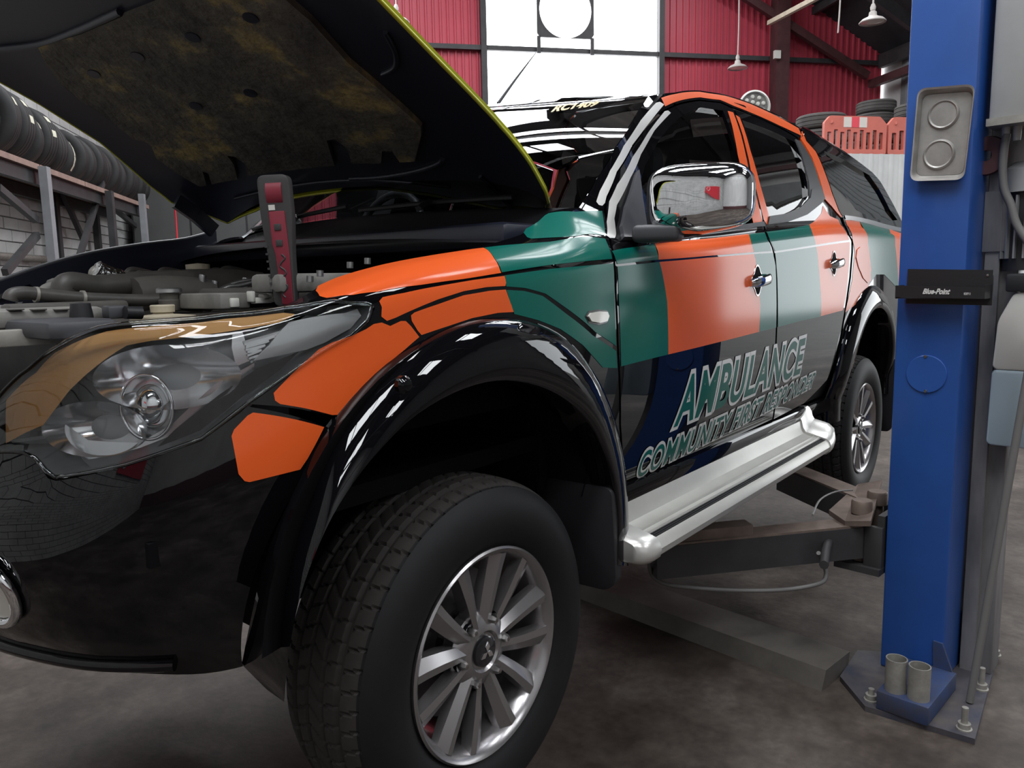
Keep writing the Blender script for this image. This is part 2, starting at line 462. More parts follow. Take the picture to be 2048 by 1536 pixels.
def skin(u, v, off=0.0):
    u = np.atleast_1d(np.asarray(u, float)); v = np.atleast_1d(np.asarray(v, float))
    p = catmull(PLAN_U, _plan, u)
    h = 1e-3
    tg = catmull(PLAN_U, _plan, u + h) - catmull(PLAN_U, _plan, u - h)
    tg /= np.linalg.norm(tg, axis=-1, keepdims=True)
    nn = np.stack([tg[:, 1], -tg[:, 0]], -1)        # outward (towards -y on the flank)
    D = catmull(ST_U, _sd, u); Z = catmull(ST_U, _sz, u)
    vc = np.clip(v, 0, 11); i = np.clip(np.floor(vc).astype(int), 0, 10); t = vc - i
    def sp(A):
        r = np.arange(len(u))
        p0 = A[r, np.maximum(i - 1, 0)]; p1 = A[r, i]; p2 = A[r, i + 1]; p3 = A[r, np.minimum(i + 2, 11)]
        return 0.5 * ((2 * p1) + (p2 - p0) * t + (2 * p0 - 5 * p1 + 4 * p2 - p3) * t**2 + (3 * p1 - p0 - 3 * p2 + p3) * t**3)
    d = sp(D); z = sp(Z)
    P = np.stack([p[:, 0] - nn[:, 0] * d, p[:, 1] - nn[:, 1] * d, z], -1)
    if np.any(off != 0): P = P + skin_n(u, v) * (off[:, None] if isinstance(off, np.ndarray) else off)
    return P
def skin_n(u, v):
    h = 2e-3
    a = skin(np.asarray(u) + h, v) - skin(np.asarray(u) - h, v)
    b = skin(u, np.minimum(np.asarray(v) + 0.02, 11)) - skin(u, np.maximum(np.asarray(v) - 0.02, 0))
    n = np.cross(a, b)
    n /= np.linalg.norm(n, axis=-1, keepdims=True) + 1e-12
    return n
_gu, _gv = np.meshgrid(np.linspace(-1.55, 4.4, 240), np.linspace(0, 11, 90), indexing='ij')
_gu = _gu.ravel(); _gv = _gv.ravel()
_gp = project(skin(_gu, _gv)); 
_gn = skin_n(_gu, _gv); _gface = np.einsum('ij,ij->i', _gn, CAM - skin(_gu, _gv)) > 0
_cache = {}
def trace(pts, lim=None):
    """pixels of the photograph -> (u, v) on the skin"""
    out = []
    for (x, y) in pts:
        dist = (_gp[:, 0] - x) ** 2 + (_gp[:, 1] - y) ** 2 + np.where(_gface, 0, 1e5)
        if lim is not None:
            lu = np.linspace(-1.3, 0.0, 400); lv = np.linspace(2, lim, 60)
            if 'lg' not in _cache:
                a_, b_ = np.meshgrid(lu, lv, indexing='ij'); _cache['lg'] = (a_.ravel(), b_.ravel(), project(skin(a_.ravel(), b_.ravel())))
            gu_, gv_, gp_ = _cache['lg']; k_ = int(np.argmin((gp_[:, 0] - x) ** 2 + (gp_[:, 1] - y) ** 2)); out.append((gu_[k_], gv_[k_])); continue
        k_ = int(np.argmin(dist)); u, v = _gu[k_], _gv[k_]
        for it in range(12):
            q = project(skin([u, u + 1e-3, u], [v, v, v + 1e-2]))
            r = np.array([x, y]) - q[0]
            J = np.stack([(q[1] - q[0]) / 1e-3, (q[2] - q[0]) / 1e-2], 1)
            try: s = np.linalg.solve(J, r)
            except np.linalg.LinAlgError: break
            s = np.clip(s, [-0.15, -0.6], [0.15, 0.6])
            u += s[0]; v += s[1]
            u = min(max(u, -1.58), 4.45); v = min(max(v, 0.0), 11.0)
            if abs(r).max() < 0.05: break
        out.append((u, v))
    return out
def inside(poly, x, y):
    poly = np.asarray(poly); res = np.zeros(len(x), bool)
    j = len(poly) - 1
    for i in range(len(poly)):
        xi, yi = poly[i]; xj, yj = poly[j]
        c = ((yi > y) != (yj > y))
        with np.errstate(divide='ignore', invalid='ignore'):
            res ^= c & (x < (xj - xi) * (y - yi) / (yj - yi + 1e-15) + xi)
        j = i
    return res
def densify(poly, step, closed=True):
    out = []
    n = len(poly)
    for i in range(n if closed else n - 1):
        a = np.array(poly[i]); b = np.array(poly[(i + 1) % n])
        L = np.linalg.norm(b - a); k_ = max(1, int(math.ceil(L / step)))
        for j in range(k_): out.append(tuple(a + (b - a) * j / k_))
    if not closed: out.append(tuple(poly[-1]))
    return out
def patch(name, outline, mat, parent=None, holes=(), step=0.03, off=0.0, lip=0.0, fn=None, nfn=None, vs=VS):
    """a panel cut from a parametric skin: outline in (u, v); lip turns its edge inwards"""
    fn = fn or skin; nfn = nfn or skin_n
    loops = [[(u, v * vs) for u, v in outline]] + [[(u, v * vs) for u, v in h] for h in holes]
    loops = [densify(l, step) for l in loops]
    pts = []; edges = []
    for l in loops:
        s = len(pts); pts += l
        edges += [(s + i, s + (i + 1) % len(l)) for i in range(len(l))]
    nb = len(pts)
    A = np.array(loops[0]); x0, y0 = A.min(0); x1, y1 = A.max(0)
    gx, gy = np.meshgrid(np.arange(x0 + step / 2, x1, step), np.arange(y0 + step / 2, y1, step))
    gx = gx.ravel(); gy = gy.ravel()
    ok = inside(loops[0], gx, gy)
    for l in loops[1:]: ok &= ~inside(l, gx, gy)
    gx, gy = gx[ok], gy[ok]
    if len(gx):
        B = np.array(pts)
        dmin = np.array([np.min((B[:, 0] - a) ** 2 + (B[:, 1] - b) ** 2) for a, b in zip(gx, gy)])
        keep = dmin > (0.45 * step) ** 2
        pts += list(zip(gx[keep], gy[keep]))
    V, _, F, _, _, _ = delaunay_2d_cdt([Vector(p) for p in pts], edges, [], 0, 1e-6)
    V = np.array([(p.x, p.y) for p in V]); F = np.array([f for f in F if len(f) == 3])
    c = V[F].mean(1)
    ok = inside(loops[0], c[:, 0], c[:, 1])
    for l in loops[1:]: ok &= ~inside(l, c[:, 0], c[:, 1])
    F = F[ok]
    a = V[F[:, 1]] - V[F[:, 0]]; b_ = V[F[:, 2]] - V[F[:, 0]]
    ar = a[:, 0] * b_[:, 1] - a[:, 1] * b_[:, 0]
    F = F[np.abs(ar) > 1e-10]; ar = ar[np.abs(ar) > 1e-10]
    F[ar < 0] = F[ar < 0][:, ::-1]
    U, W = V[:, 0], V[:, 1] / vs
    N = nfn(U, W)
    P = fn(U, W) + N * off
    verts = list(P); faces = [tuple(f) for f in F]; ln = [N[i] for f in F for i in f]
    if lip > 0:
        cnt = {}
        for f in F:
            for i in range(3):
                e_ = (f[i], f[(i + 1) % 3]); cnt[e_] = 1
        bd = [e_ for e_ in cnt if (e_[1], e_[0]) not in cnt]
        idx = {}
        for e_ in bd:
            for i in e_:
                if i not in idx:
                    idx[i] = len(verts); verts.append(P[i] - N[i] * lip)
        for (i, j) in bd:
            faces.append((j, i, idx[i], idx[j]))
            fnm = np.cross(P[i] - P[j], -N[i]); fnm /= np.linalg.norm(fnm) + 1e-9
            ln += [fnm] * 4
    me = bpy.data.meshes.new(name)
    me.from_pydata([tuple(map(float, p)) for p in verts], [], [tuple(int(i) for i in f) for f in faces])
    me.polygons.foreach_set('use_smooth', [True] * len(me.polygons))
    me.normals_split_custom_set([tuple(map(float, n)) for n in ln])
    me.update()
    return place(name, me, mat, parent)

def make_tracer(fn, ur, vr, nu=80, nv=60):
    gu, gv = np.meshgrid(np.linspace(*ur, nu), np.linspace(*vr, nv), indexing='ij')
    gu = gu.ravel(); gv = gv.ravel(); gp = project(fn(gu, gv))
    su = (ur[1] - ur[0]) * 1e-3; sv = (vr[1] - vr[0]) * 1e-3
    def tr(pts):
        out = []
        for (x, y) in pts:
            k_ = int(np.argmin((gp[:, 0] - x) ** 2 + (gp[:, 1] - y) ** 2)); u, v = gu[k_], gv[k_]
            for it in range(12):
                q = project(fn(np.array([u, u + su, u]), np.array([v, v, v + sv])))
                r = np.array([x, y]) - q[0]
                J = np.stack([(q[1] - q[0]) / su, (q[2] - q[0]) / sv], 1)
                try: s = np.linalg.solve(J, r)
                except np.linalg.LinAlgError: break
                lim = np.array([abs(ur[1] - ur[0]), abs(vr[1] - vr[0])]) * 0.08
                s = np.clip(s, -lim, lim); u += s[0]; v += s[1]
                if abs(r).max() < 0.05: break
            out.append((u, v))
        return out
    return tr
def num_normal(fn, flip=1.0, hu=2e-3, hv=2e-3):
    def nf(u, v):
        u = np.asarray(u, float); v = np.asarray(v, float)
        a = fn(u + hu, v) - fn(u - hu, v); b = fn(u, v + hv) - fn(u, v - hv)
        n = np.cross(a, b); n /= np.linalg.norm(n, axis=-1, keepdims=True) + 1e-12
        return n * flip
    return nf
def zz(x0, y0, s, pts): return [(x0 + x / s, y0 + y / s) for x, y in pts]
_ux = np.linspace(-1.38, 4.5, 1200); _uxx = catmull(PLAN_U, _plan, _ux)[:, 0]
def uv_xz(x, z):
    u = float(np.interp(x, _uxx, _ux))
    col = skin(np.full(221, u), np.linspace(0, 11, 221))[:, 2]
    return (u, float(np.interp(z, col, np.linspace(0, 11, 221))))
def skin_at(u, v, off=0.0): return skin([u], [v])[0] + skin_n([u], [v])[0] * off
def arch(cx, cz, r, t0, t1, n=36):
    return [(cx + r * math.cos(math.radians(t0 + (t1 - t0) * i / n)), cz + r * math.sin(math.radians(t0 + (t1 - t0) * i / n))) for i in range(n + 1)]

# =================================================================== THE BUILDING
TB = math.radians(50)
E1 = np.array([math.cos(TB), math.sin(TB), 0.0]); E2 = np.array([math.sin(TB), -math.cos(TB), 0.0]); EZ = np.array([0, 0, 1.0])
OB = np.array([CAM[0], CAM[1], 0.0])
def Bd(a, b, h): return OB + E1 * a + E2 * b + EZ * h
def b_inv(P): q = np.asarray(P) - OB; return float(q @ E1), float(q @ E2), float(q[2])
def on_a(px, py, a): d = sight(px, py); return b_inv(CAM + d * (a / (d @ E1)))
def on_b(px, py, b): d = sight(px, py); return b_inv(CAM + d * (b / (d @ E2)))
ROTB = Matrix.Rotation(TB, 3, 'Z')
A0, A1_ = -7.0, 14.0; BL, BR = -3.4, 10.3; RIDGE = 3.6; EAVE = 5.65; SL = 0.56
HR = EAVE + SL * (BR - RIDGE)
def roof_h(b): return HR - SL * abs(b - RIDGE)
def quad(name, pts, mat, parent=None):
    return mesh(name, pts, [(0, 1, 2, 3)], mat, parent)
def bbox_b(name, a0, a1, b0, b1, h0, h1, mat, parent=None):
    v = [Bd(a, b, h) for h in (h0, h1) for a, b in ((a0, b0), (a1, b0), (a1, b1), (a0, b1))]
    bm = bmesh.new(); vs = [bm.verts.new(tuple(p)) for p in v]
    for q in ((0, 1, 2, 3), (4, 5, 6, 7), (0, 1, 5, 4), (1, 2, 6, 5), (2, 3, 7, 6), (3, 0, 4, 7)): bm.faces.new([vs[i] for i in q])
    return bm_obj(name, bm, mat, parent)
def bar_b(name, p, q, w, h, mat, parent=None): return bar(name, Bd(*p), Bd(*q), w, h, mat, parent)
floor = bbox_b('floor', A0 - 0.5, A1_ + 0.5, BL - 0.4, BR + 0.5, -0.2, 0.0, 'concrete_floor'); tag(floor, kind='structure')

def ribbed_sheet(name, p0, dirv, width, h0, h1a, h1b, out, mat, parent, pitch=0.25, depth=0.035):
    """one trapezoidal cladding sheet standing up from h0 to a sloping top"""
    prof = []; n = int(round(width / pitch))
    for i in range(n):
        s = i * pitch
        prof += [(s, 0), (s + pitch * 0.62, 0), (s + pitch * 0.70, depth), (s + pitch * 0.92, depth)]
    prof += [(width, 0)]
    v = []
    for s, d in prof:
        t = s / width
        base = np.array(p0) + np.array(dirv) * s + np.array(out) * d
        v.append(base + EZ * h0); v.append(base + EZ * (h1a + (h1b - h1a) * t))
    f = [(2 * i, 2 * i + 2, 2 * i + 3, 2 * i + 1) for i in range(len(prof) - 1)]
    return mesh(name, v, f, mat, parent)
# gable wall
GA = A1_
wall_back = bbox_b('wall_back', GA + 0.12, GA + 0.2, BL - 0.2, BR + 0.2, 0, 3.2, 'red_brown_steel'); tag(wall_back, kind='structure')
WL, WR = 2.43, 5.70
b = BL
while b < BR - 0.01:
    w = min(1.0, BR - b)
    if b < WL and b + w > WL: w = WL - b
    if WL - 0.01 <= b < WR - 0.01:
        b = WR; continue
    w = max(0.25, round(w / 0.25) * 0.25) if w >= 0.25 else w
    ribbed_sheet('cladding_sheet', Bd(GA, b, 0), E2, w, 0.2, roof_h(b), roof_h(b + w), -E1, 'red_sheet', wall_back, pitch=min(0.125, w), depth=0.028)
    b += w
ribbed_sheet('cladding_sheet', Bd(GA, WL, 0), E2, 3.25, 0.2, 3.6, 3.6, -E1, 'red_sheet', wall_back)
# bright translucent glazing in the gable, five sheets
window_1 = bbox_b('window_1', GA + 0.02, GA + 0.06, WL - 0.05, WR + 0.05, 3.5, 3.62, 'dark_steel'); tag(window_1, kind='structure')
nsh = 4
for i in range(nsh):
    b0 = WL + (WR - WL) * i / nsh; b1 = WL + (WR - WL) * (i + 1) / nsh
    quad('pane', [Bd(GA + 0.03, b0, 3.6), Bd(GA + 0.03, b1, 3.6), Bd(GA + 0.03, b1, roof_h(b1)), Bd(GA + 0.03, b0, roof_h(b0))], 'gable_glazing', window_1)
for bb in (WL, WR): bbox_b('frame', GA - 0.16, GA - 0.02, bb - 0.05, bb + 0.05, 0.0, roof_h(bb) - 0.05, 'dark_steel', window_1)
# girts, columns and braces of the gable
trim_1 = bbox_b('trim_1', GA - 0.13, GA - 0.05, BL, BR, 5.43, 5.51, 'dark_steel'); tag(trim_1, kind='structure')
trim_2 = bbox_b('trim_2', GA - 0.13, GA - 0.05, BL, BR, 3.95, 4.32, 'dark_steel'); tag(trim_2, kind='structure')
c0 = on_a(1560, 150, GA - 0.35)
trim_3 = bbox_b('trim_3', GA - 0.45, GA - 0.2, c0[1] - 0.13, c0[1] + 0.13, 0, roof_h(c0[1]) - 0.2, 'red_brown_steel'); tag(trim_3, kind='structure')
p, q = on_a(1440, -40, GA - 0.3), on_a(1735, 152, GA - 0.3)
trim_4 = bar_b('trim_4', p, q, 0.10, 0.14, 'red_brown_steel'); tag(trim_4, kind='structure')
_a, _b, _h = on_a(1553, 110, GA - 0.47)
bbox_b('junction_box', GA - 0.52, GA - 0.46, _b - 0.06, _b + 0.06, _h - 0.07, _h + 0.07, 'white_plastic', trim_3)
# timber strut under the roof
p, q = on_a(1538, 46, GA - 1.0), on_a(1640, -8, GA - 3.0)
strut = bar_b('roof_strut', p, q, 0.07, 0.07, 'timber'); tag(strut, kind='structure')
# roof
ceiling = None
def slope(b0, b1, name):
    pts = [Bd(A0, b0, roof_h(b0)), Bd(A1_ + 0.1, b0, roof_h(b0)), Bd(A1_ + 0.1, b1, roof_h(b1)), Bd(A0, b1, roof_h(b1))]
    return pts
SKY = [(-4.0, 1.1), (-1.1, 1.0), (2.0, 1.0), (5.3, 0.7), (6.55, 0.9), (7.95, 0.8), (10.8, 1.0)]  # last row is added only to brighten the brick wall
SKY_HI = {6.55: 2.5, 7.95: 1.2, 5.3: 0.6}       # translucent rows along the building
def roof_side(b0, b1, sky_b):
    """dark sheets with openings for the skylight rows"""
    global ceiling
    cuts = [A0] + [x for a, w in SKY for x in (a - w / 2, a + w / 2)] + [A1_ + 0.1]
    lo, hi = sky_b
    v, f = [], []
    def add(a0, a1, c0_, c1):
        k_ = len(v); v.extend([Bd(a0, c0_, roof_h(c0_)), Bd(a1, c0_, roof_h(c0_)), Bd(a1, c1, roof_h(c1)), Bd(a0, c1, roof_h(c1))]); f.append((k_, k_ + 1, k_ + 2, k_ + 3))
    for i in range(len(cuts) - 1):
        if i % 2 == 0: add(cuts[i], cuts[i + 1], b0, b1)
        else:
            h_ = SKY_HI.get(SKY[i // 2][0], hi) if hi < RIDGE else hi
            add(cuts[i], cuts[i + 1], b0, lo); add(cuts[i], cuts[i + 1], h_, b1)
    return v, f
v1, f1 = roof_side(BL - 0.1, RIDGE, (-1.9, 1.5)); v2, f2 = roof_side(RIDGE, BR + 0.1, (5.6, 7.4))
ceiling = mesh('ceiling', v1 + v2, f1 + [tuple(i + len(v1) for i in q) for q in f2], 'roof_sheet'); tag(ceiling, kind='structure')
for a, w in SKY:
    for lo, hi in ((-1.9, SKY_HI.get(a, 1.5)), (5.6, 7.4)):
        quad('skylight', [Bd(a - w / 2, lo, roof_h(lo) + 0.02), Bd(a + w / 2, lo, roof_h(lo) + 0.02), Bd(a + w / 2, hi, roof_h(hi) + 0.02), Bd(a - w / 2, hi, roof_h(hi) + 0.02)], 'skylight_sheet', ceiling)
for bb in np.arange(BL + 0.6, BR, 1.45):
    bar_b('purlin', (A0, bb, roof_h(bb) - 0.10), (A1_, bb, roof_h(bb) - 0.10), 0.06, 0.14, 'dark_steel', ceiling)
for aa in (-5.5, -2.4, 0.6, 3.5, 6.4, 9.6, 12.4):
    for b0, b1 in ((BL, RIDGE), (RIDGE, BR)):
        bar_b('rafter', (aa, b0, roof_h(b0) - 0.28), (aa, b1, roof_h(b1) - 0.28), 0.10, 0.2, 'dark_steel', ceiling)
    bar_b('tie_beam', (aa, BL, EAVE - 0.35), (aa, BR, EAVE - 0.35), 0.08, 0.12, 'dark_steel', ceiling) if aa < 6 else None
# right wall: dark steel columns, grey and white sheets
# the side wall has a wide doorway open to the yard
DA0, DA1, DH = 3.0, 7.5, 4.2
wall_right = bbox_b('wall_right', DA1, A1_ + 0.2, BR + 0.06, BR + 0.14, 0, EAVE + 0.1, 'white_wall'); tag(wall_right, kind='structure')
bbox_b('wall_section', A0, DA0, BR + 0.06, BR + 0.14, 0, EAVE + 0.1, 'mid_wall', wall_right)
bbox_b('door_lintel', DA0, DA1, BR + 0.06, BR + 0.14, DH, EAVE + 0.1, 'white_wall', wall_right)
door_1 = bbox_b('door_1', DA0 - 0.12, DA1 + 0.12, BR - 0.28, BR - 0.02, DH, DH + 0.4, 'grey_sheet'); tag(door_1, kind='structure')
for aa in (DA0 - 0.1, DA1 + 0.02): bbox_b('door_guide', aa, aa + 0.08, BR - 0.06, BR + 0.02, 0, DH, 'dark_steel', door_1)
yard = bbox_b('yard_ground', -8, 22, BR + 0.5, BR + 22, -0.22, -0.02, 'yard_concrete'); tag(yard, kind='structure')
a = A1_ - 0.6
while a > 9.0:
    ribbed_sheet('wall_sheet', Bd(a, BR, 0), -E1, 1.0, 2.6, EAVE, EAVE, -E2, 'grey_sheet', wall_right, 0.25); a -= 1.0
p, q = on_b(1705, 150, BR - 0.3), None
trim_5 = bar_b('trim_5', (13.8, BR - 0.35, 5.05), (6.0, BR - 0.35, 5.05), 0.12, 0.14, 'red_brown_steel'); tag(trim_5, kind='structure')
trim_6 = bar_b('trim_6', (13.8, BR - 0.15, EAVE - 0.2), (4.0, BR - 0.15, EAVE - 0.2), 0.10, 0.2, 'dark_steel'); tag(trim_6, kind='structure')
trim_7 = bbox_b('trim_7', 12.2, 12.45, BR - 0.35, BR - 0.05, 0, EAVE, 'dark_steel'); tag(trim_7, kind='structure')
# near wall behind the photographer
wall_front = bbox_b('wall_front', A0 - 0.12, A0, BL - 0.2, BR + 0.2, 1.15, 9.5, 'white_wall'); tag(wall_front, kind='structure')
bbox_b('painted_dado', A0 - 0.12, A0 + 0.01, BL - 0.2, BR + 0.2, 0, 1.15, 'red_brown_steel', wall_front)
# left wall: painted brick
wall_left = bbox_b('wall_left', A0, A1_ + 0.2, BL - 0.2, BL - 0.012, 0, EAVE + 0.1, 'brick_mortar'); tag(wall_left, kind='structure')
BW, BH, JT = 0.335, 0.112, 0.011
v = [(-BW / 2, -0.03, -BH / 2), (BW / 2, -0.03, -BH / 2), (BW / 2, 0.0, -BH / 2), (-BW / 2, 0.0, -BH / 2)]
bm = bmesh.new(); add_box(bm, (0, 0, 0), (BW, 0.05, BH), None, 0.004, 1)
BRICK = bpy.data.meshes.new('brick'); bm.to_mesh(BRICK); bm.free(); BRICK.materials.append(MATS['brick_paint'])
cand = []
for r in range(int(EAVE / (BH + JT))):
    h = (r + 0.5) * (BH + JT)
    k_ = 0
    while True:
        a = A0 + (k_ + 0.5 + 0.5 * (r % 2)) * (BW + JT)
        if a > A1_ - 0.1: break
        P = Bd(a, BL, h); q = project(P[None])[0]; dep = (P - CAM) @ FWD
        vis = dep > 0 and -20 < q[0] < 300 and 325 < q[1] < 570
        cand.append((vis, dep, a, h)); k_ += 1
vis = sorted([c for c in cand if c[0]], key=lambda c: c[1])[:300]
vset = {(c[2], c[3]) for c in vis}
for _, _, a, h in vis:
    o = bpy.data.objects.new('brick', BRICK); COL.objects.link(o); o.parent = wall_left
    o.location = tuple(Bd(a, BL - 0.012 + random.uniform(-0.002, 0.003), h)); o.rotation_euler = (0, 0, TB)
bv, bf = [], []
for _, _, a, h in cand:
    if (a, h) in vset: continue
    k_ = len(bv)
    for dd in (0.01,):
        bv += [Bd(a - BW / 2, BL + dd, h - BH / 2), Bd(a + BW / 2, BL + dd, h - BH / 2), Bd(a + BW / 2, BL + dd, h + BH / 2), Bd(a - BW / 2, BL + dd, h + BH / 2)]
        bv += [Bd(a - BW / 2, BL - 0.012, h - BH / 2), Bd(a + BW / 2, BL - 0.012, h - BH / 2), Bd(a + BW / 2, BL - 0.012, h + BH / 2), Bd(a - BW / 2, BL - 0.012, h + BH / 2)]
    bf += [(k_, k_ + 1, k_ + 2, k_ + 3), (k_, k_ + 4, k_ + 5, k_ + 1), (k_ + 1, k_ + 5, k_ + 6, k_ + 2), (k_ + 2, k_ + 6, k_ + 7, k_ + 3), (k_ + 3, k_ + 7, k_ + 4, k_)]
o = mesh('brick_field', bv, bf, 'brick_paint', wall_left); o['kind'] = 'stuff'
# pipe along the brick wall
p, q = on_b(20, 513, BL + 0.08), on_b(285, 500, BL + 0.08)
tube('wall_pipe', [tuple(Bd(p[0] - 2, BL + 0.08, p[2])), tuple(Bd(A1_ - 0.5, BL + 0.08, p[2]))], 0.035, 'galvanised', wall_left, k=1)

# ------------------------------------------------------------------ tyre rack
FB = -2.72; BKB = -3.30; SH = 2.60
rack = empty('tyre_rack', tuple(Bd(8.5, -3.0, 0)), TB)
tag(rack, 'steel tyre rack with brown shelf boards against the white brick wall', 'rack')
KEEP = []       # objects built in world coordinates whose parents are moved empties
def on_rack_a(px, py=430): return on_b(px, py, FB)[0]
for x, wd, mt in ((88, 0.11, 'rack_grey'), (215, 0.11, 'rack_steel'), (280, 0.08, 'rack_grey')):
    a = on_rack_a(x)
    bbox_b('post', a - 0.05, a + 0.05, FB + 0.075, FB + 0.006, 0, SH + (0.10 if x == 280 else -0.02), mt, rack)
    bbox_b('post', a - 0.05, a + 0.05, BKB, BKB + 0.07, 0, SH - 0.02, 'rack_steel', rack)
aL = on_rack_a(-60)
bbox_b('post', aL - 0.05, aL + 0.05, FB, FB - 0.07, 0, SH - 0.02, 'rack_steel', rack)
a_end = on_rack_a(296, 394)
for hh, nm in ((SH, 'shelf_edge'),):
    segs = [aL - 1.5, on_rack_a(88), on_rack_a(175), a_end]
    for i in range(3): bbox_b('shelf_edge', segs[i] + 0.01, segs[i + 1] - 0.01, FB + 0.005, FB - 0.035, hh - 0.05, hh, 'shelf_board', rack)
for i in range(9):
    a0 = aL - 1.5 + (a_end - aL + 1.5) * i / 9; a1 = aL - 1.5 + (a_end - aL + 1.5) * (i + 1) / 9
    bbox_b('shelf_plank', a0 + 0.006, a1 - 0.006, FB - 0.04, BKB, SH - 0.04, SH - 0.005, 'shelf_board', rack)
bbox_b('beam', aL - 1.5, a_end, FB - 0.04, FB - 0.10, SH - 0.17, SH - 0.05, 'rack_steel', rack)
bbox_b('beam', aL - 1.5, a_end, BKB, BKB + 0.06, SH - 0.17, SH - 0.05, 'rack_steel', rack)
def brace(p1, p2, b_):
    u_, w_ = on_b(*p1, b_), on_b(*p2, b_); bar_b('brace', u_, w_, 0.05, 0.06, 'rack_steel', rack)
brace((-5, 375), (72, 440), FB - 0.05); brace((10, 545), (74, 470), FB - 0.05)
brace((118, 370), (166, 478), BKB + 0.1); brace((205, 365), (152, 535), FB - 0.1); brace((218, 410), (275, 455), BKB + 0.1); brace((250, 520), (300, 450), BKB + 0.1)
o = tube('hanging_strap', [tuple(Bd(*on_b(349, 405, -2.3))), tuple(Bd(*on_b(352, 440, -2.3))), tuple(Bd(*on_b(355, 490, -2.3)))], 0.012, 'red_strap', None, n=6, k=4)
tag(o, 'red strap hanging at the far end of the tyre rack', 'strap')

cab = empty('storage_cabinet', tuple(Bd(13.3, -2.2, 0)), TB); tag(cab, 'tall dark steel cabinet standing beyond the end of the tyre rack', 'cabinet')
bbox_b('body', 12.95, 13.7, -3.25, -0.75, 0, 3.3, 'rack_steel', cab)
for k_ in range(3): bbox_b('door', 12.92, 12.95, -3.22 + k_ * 0.83, -2.42 + k_ * 0.83, 0.1, 3.2, 'dark_wall', cab)
for k_ in range(3): bbox_b('handle', 12.88, 12.92, -2.50 + k_ * 0.83, -2.47 + k_ * 0.83, 1.5, 1.75, 'galvanised', cab)
def road_tyre(R, Wd, n=40, grooves=3):
    prof = [(R * 0.60, -Wd * 0.36), (R * 0.63, -Wd * 0.44), (R * 0.78, -Wd * 0.50), (R * 0.92, -Wd * 0.46), (R * 0.985, -Wd * 0.38)]
    for g in range(grooves):
        y = -Wd * 0.38 + Wd * 0.76 * (g + 0.5) / grooves
        w_ = Wd * 0.018
        prof += [(R, y - w_ * 2.2), (R, y - w_), (R - 0.012, y - w_ * 0.8), (R - 0.012, y + w_ * 0.8), (R, y + w_), (R, y + w_ * 2.2)]
    prof += [(R * 0.985, Wd * 0.38), (R * 0.92, Wd * 0.46), (R * 0.78, Wd * 0.50), (R * 0.63, Wd * 0.44), (R * 0.60, Wd * 0.36)]
    v, f = lathe_geo(prof, n, 'x', (0, 0, 0), True)
    me = bpy.data.meshes.new('car_tyre'); me.from_pydata(v, [], f); auto_smooth(me, 40)
    return me
RT_ME = [road_tyre(0.325, 0.235, grooves=4), road_tyre(0.31, 0.205, grooves=3), road_tyre(0.30, 0.22, grooves=5)]
for m_ in RT_ME: m_.materials.append(MATS['rack_tyre'])
a = on_b(0, 300, FB)[0] - 0.35
ORD = ['first', 'second', 'third', 'fourth', 'fifth', 'sixth', 'seventh', 'eighth', 'ninth', 'tenth', 'eleventh', 'twelfth', 'thirteenth', 'fourteenth', 'fifteenth', 'sixteenth', 'seventeenth', 'eighteenth']
Rs = [0.325, 0.31, 0.30]; Ws = [0.235, 0.205, 0.22]
def label_patch(tyre, R, Wd, ang, wid, ln):
    """paper sticker wrapped on the tread"""
    v = []; n = 6
    for i in range(n + 1):
        t = ang + ln * (i / n - 0.5)
        for s in (-1, 1): v.append((s * wid / 2, (R + 0.002) * math.cos(t), (R + 0.002) * math.sin(t)))
    me = bpy.data.meshes.new('paper_label'); me.from_pydata(v, [], [(2 * i, 2 * i + 2, 2 * i + 3, 2 * i + 1) for i in range(n)])
    me.materials.append(MATS['paper_label'])
    o = bpy.data.objects.new('paper_label', me); COL.objects.link(o); o.parent = tyre
i = 0
while a < a_end + 0.2 and i < 18:
    kd = [0, 1, 0, 0, 1, 0, 1, 2, 2, 1, 2, 1, 2, 1, 2, 1, 2, 1][i]
    R, Wd = Rs[kd], Ws[kd]
    o = bpy.data.objects.new('car_tyre', RT_ME[kd]); COL.objects.link(o)
    o.location = tuple(Bd(a + Wd / 2, -3.035, SH + R - 0.003)); o.rotation_euler = (0, 0, TB)
    o.rotation_euler = (0, random.uniform(-0.05, 0.05), TB + random.uniform(-0.2, 0.2)); o.scale = (1, [1, .93, 1.03, 1, .9, .95, .92, .84, .95, .9, 1, .9, 1, .9, 1, .9, 1, .9][i], [1, .93, 1.03, 1, .9, .95, .92, .84, .95, .9, 1, .9, 1, .9, 1, .9, 1, .9][i]); o.location[2] = SH + R * o.scale[2] + 0.004
    lab = i in (0, 1, 2, 3, 4, 5, 7)
    tag(o, f'{ORD[i]} tyre from the left on the steel rack' + (', with pale paper label' if lab else ''), 'tyre', 'tyres standing on the steel rack')
    # the tread faces the bay: angle towards -b
    if lab:
        for ang in ((PI - 0.62, PI - 0.15) if i in (0, 3, 5) else ((PI - 0.4,) if i != 7 else (PI - 0.1,))):
            label_patch(o, R, Wd, ang, 0.07 if i != 7 else 0.05, 0.2 if i != 7 else 1.5)
    a += Wd + 0.085 + (0.03 if i in (2, 5) else 0); i += 1

